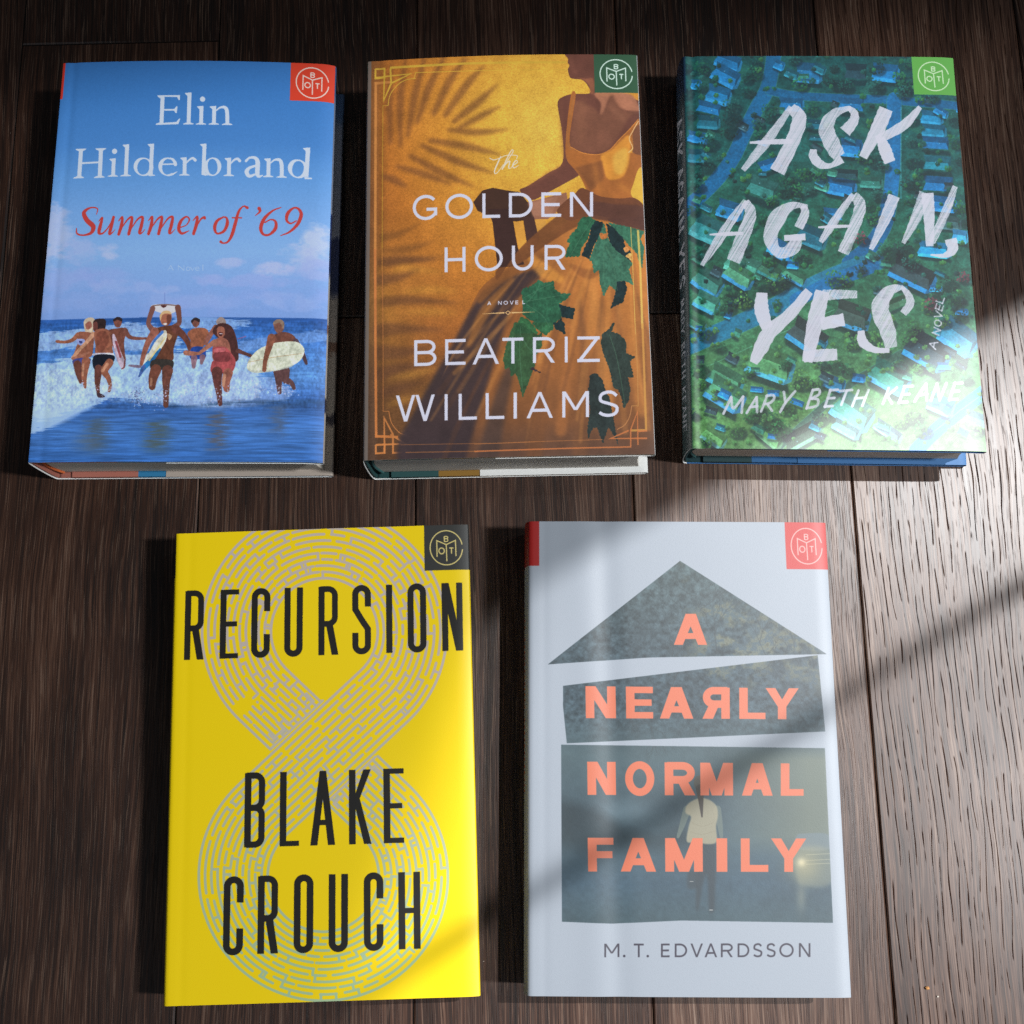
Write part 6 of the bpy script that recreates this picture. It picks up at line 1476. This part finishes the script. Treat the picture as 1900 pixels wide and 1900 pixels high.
    W = Word(A, (1249, 1196.7), (1312, 1196.7), (1249, 1139), (1312, 1139), (1, 0), cr, 15.5, 'bold', bar=11); W.word('A', [(1249.7, 1311.4)])
    W = Word(A, (1086, 1332.4), (1481, 1334.5), (1086, 1273), (1481, 1277), (-1, 0), cr, 16, 'bold', bar=12)
    W.word('NEAЯLY', [(1086.8, 1142.8), (1161.5, 1211.6), (1224, 1286), (1302.6, 1353.7), (1371, 1419.7), (1419.7, 1481.4)])
    W = Word(A, (1090, 1474.7), (1490, 1476.4), (1090, 1413), (1490, 1416.5), (-1, 0), cr, 16.2, 'bold', bar=12.5)
    W.word('NORMAL', [(1090, 1143), (1159, 1215), (1233, 1290), (1299, 1359.7), (1376, 1433), (1448, 1490.5)])
    W = Word(A, (1091, 1616.7), (1495, 1617.5), (1091, 1554), (1495, 1555.5), (-1, 0), cr, 16.5, 'bold', bar=13)
    W.word('FAMILY', [(1091, 1139), (1151.7, 1217), (1234, 1303.7), (1329, 1349), (1374, 1425), (1430, 1495.5)])
    W = Word(A, (1121, 1775.6), (1503, 1775.2), (1121, 1750.6), (1503, 1749.6), (0, 0), (76, 72, 86), 3.3, 'round')
    W.word('M.T.EDVARDSSON', [(1121, 1149), (1155, 1161), (1175.7, 1194), (1198.5, 1204.5), (1226, 1242), (1251.5, 1274.4), (1280.7, 1303.7), (1306.8, 1330), (1337, 1359), (1368, 1389.7), (1397, 1413.7), (1421.8, 1438.3), (1445.4, 1472), (1481.7, 1503)])
    A.badge([(1455, 969), (1532, 969), (1539.5, 1058), (1458.8, 1056)], (226, 60, 56), (250, 196, 190))
    A.fill([[np.array([(-50, -1), (3.2, -1), (3.2, 24.2), (-50, 24.2)])]], (196, 40, 36), sp='mm')
    # title along the spine
    y0 = 52.0
    for k, wd in enumerate((8, 3, 8, 7, 8, 8, 6, 8, 3, 8, 8, 8, 8, 8, 6)):
        if wd > 3:
            for (a, b, c, d_) in ((0, 1, 0, .28), (0, 1, .72, 1), (.4, .62, 0, 1)) if k % 2 else ((0, 1, 0, .3), (0, 1, .68, 1)):
                A.fill([[np.array([(-9 - 9 * a, y0 + c * wd * .66), (-9 - 9 * b, y0 + c * wd * .66), (-9 - 9 * b, y0 + d_ * wd * .66), (-9 - 9 * a, y0 + d_ * wd * .66)])]], (206, 112, 84), sp='mm')
        y0 += wd * .66 + 1.5
    return A

# ------------------------------------------------------------------ the scene
build_floor()
E_SHADE, E_LIT = 0.79, 2.0
band_o = paper_mat('headband_orange', (.55, .12, .03), .7); band_g = paper_mat('headband_teal', (.03, .10, .10), .7); band_w = paper_mat('headband_white', (.6, .6, .58), .7)
R_ = 0.45
build_book(0, art_surf().finish('surf_jacket', E_SHADE), 'blue hardcover with surfers running out of the sea and serif lettering in white and red',
           (.72, .72, .70), (.36, .12, .085), (.02, .17, .34),
           dict(kind='surf', rough=R_, bulge=(.0030, .45), drop=(.0016, .012), groove=.006, gdep=.0003, spine=.0022, waves=[], split=.046, pages=(.72, .66, .57), band=band_o, printed_flap=True))
build_book(1, art_golden().finish('golden_jacket', E_SHADE), 'golden brown hardcover picturing a woman in a yellow dress with large green leaves',
           (.72, .72, .70), (.012, .06, .06), (.24, .12, .012),
           dict(kind='golden', rough=R_, bulge=(.0028, .3), drop=(.0004, .010), groove=.006, gdep=.0003, spine=.0024, waves=[], split=.0365, pages=(.72, .67, .60), band=band_g))
build_book(2, art_aerial().finish('aerial_jacket', E_SHADE), 'green and teal hardcover with an aerial view of houses under brushed white letters',
           (.015, .115, .30), (.008, .04, .045), (.010, .10, .26),
           dict(kind='aerial', gloss=1.0, rough=R_ - .01, bulge=(.0008, .6), drop=(.0008, .014), groove=.0035, gdep=.0007, spine=.0036, waves=[], split=.036, pages=(.72, .63, .53), band=band_g))
build_book(3, art_maze().finish('maze_jacket', E_SHADE), 'bright yellow hardcover with tall black letters over a figure eight maze',
           (.60, .50, .0), (.02, .02, .02), (.02, .02, .02),
           dict(kind='maze', rough=R_, back_in=.004, bulge=(.0006, .6), drop=(.0010, .010), groove=.006, gdep=.0001, spine=.0044, waves=[(.045, .012, -.0003, -.05)], split=.04, pages=(.72, .67, .60), band=band_w))
build_book(4, art_house().finish('house_jacket', E_LIT), 'pale grey hardcover with a cut out paper house and coral block letters',
           (.42, .46, .50), (.3, .3, .3), (.3, .3, .3),
           dict(kind='house', rough=R_, bulge=(.0006, .6), drop=(.0010, .009), groove=.0060, gdep=.0001, spine=.0046, waves=[(-.038, .006, -.00045, -.02), (-.050, .008, .0003, -.02)], split=.04, pages=(.72, .67, .60), band=band_w))
crumb(0.1962, -0.1355, .0010, (.50, .24, .08), 'tiny orange brown crumb on the floor right of the pale grey book', 3)
crumb(0.2010, -0.1400, .0005, (.6, .55, .48), 'speck of pale dust just below the orange brown crumb', 4)
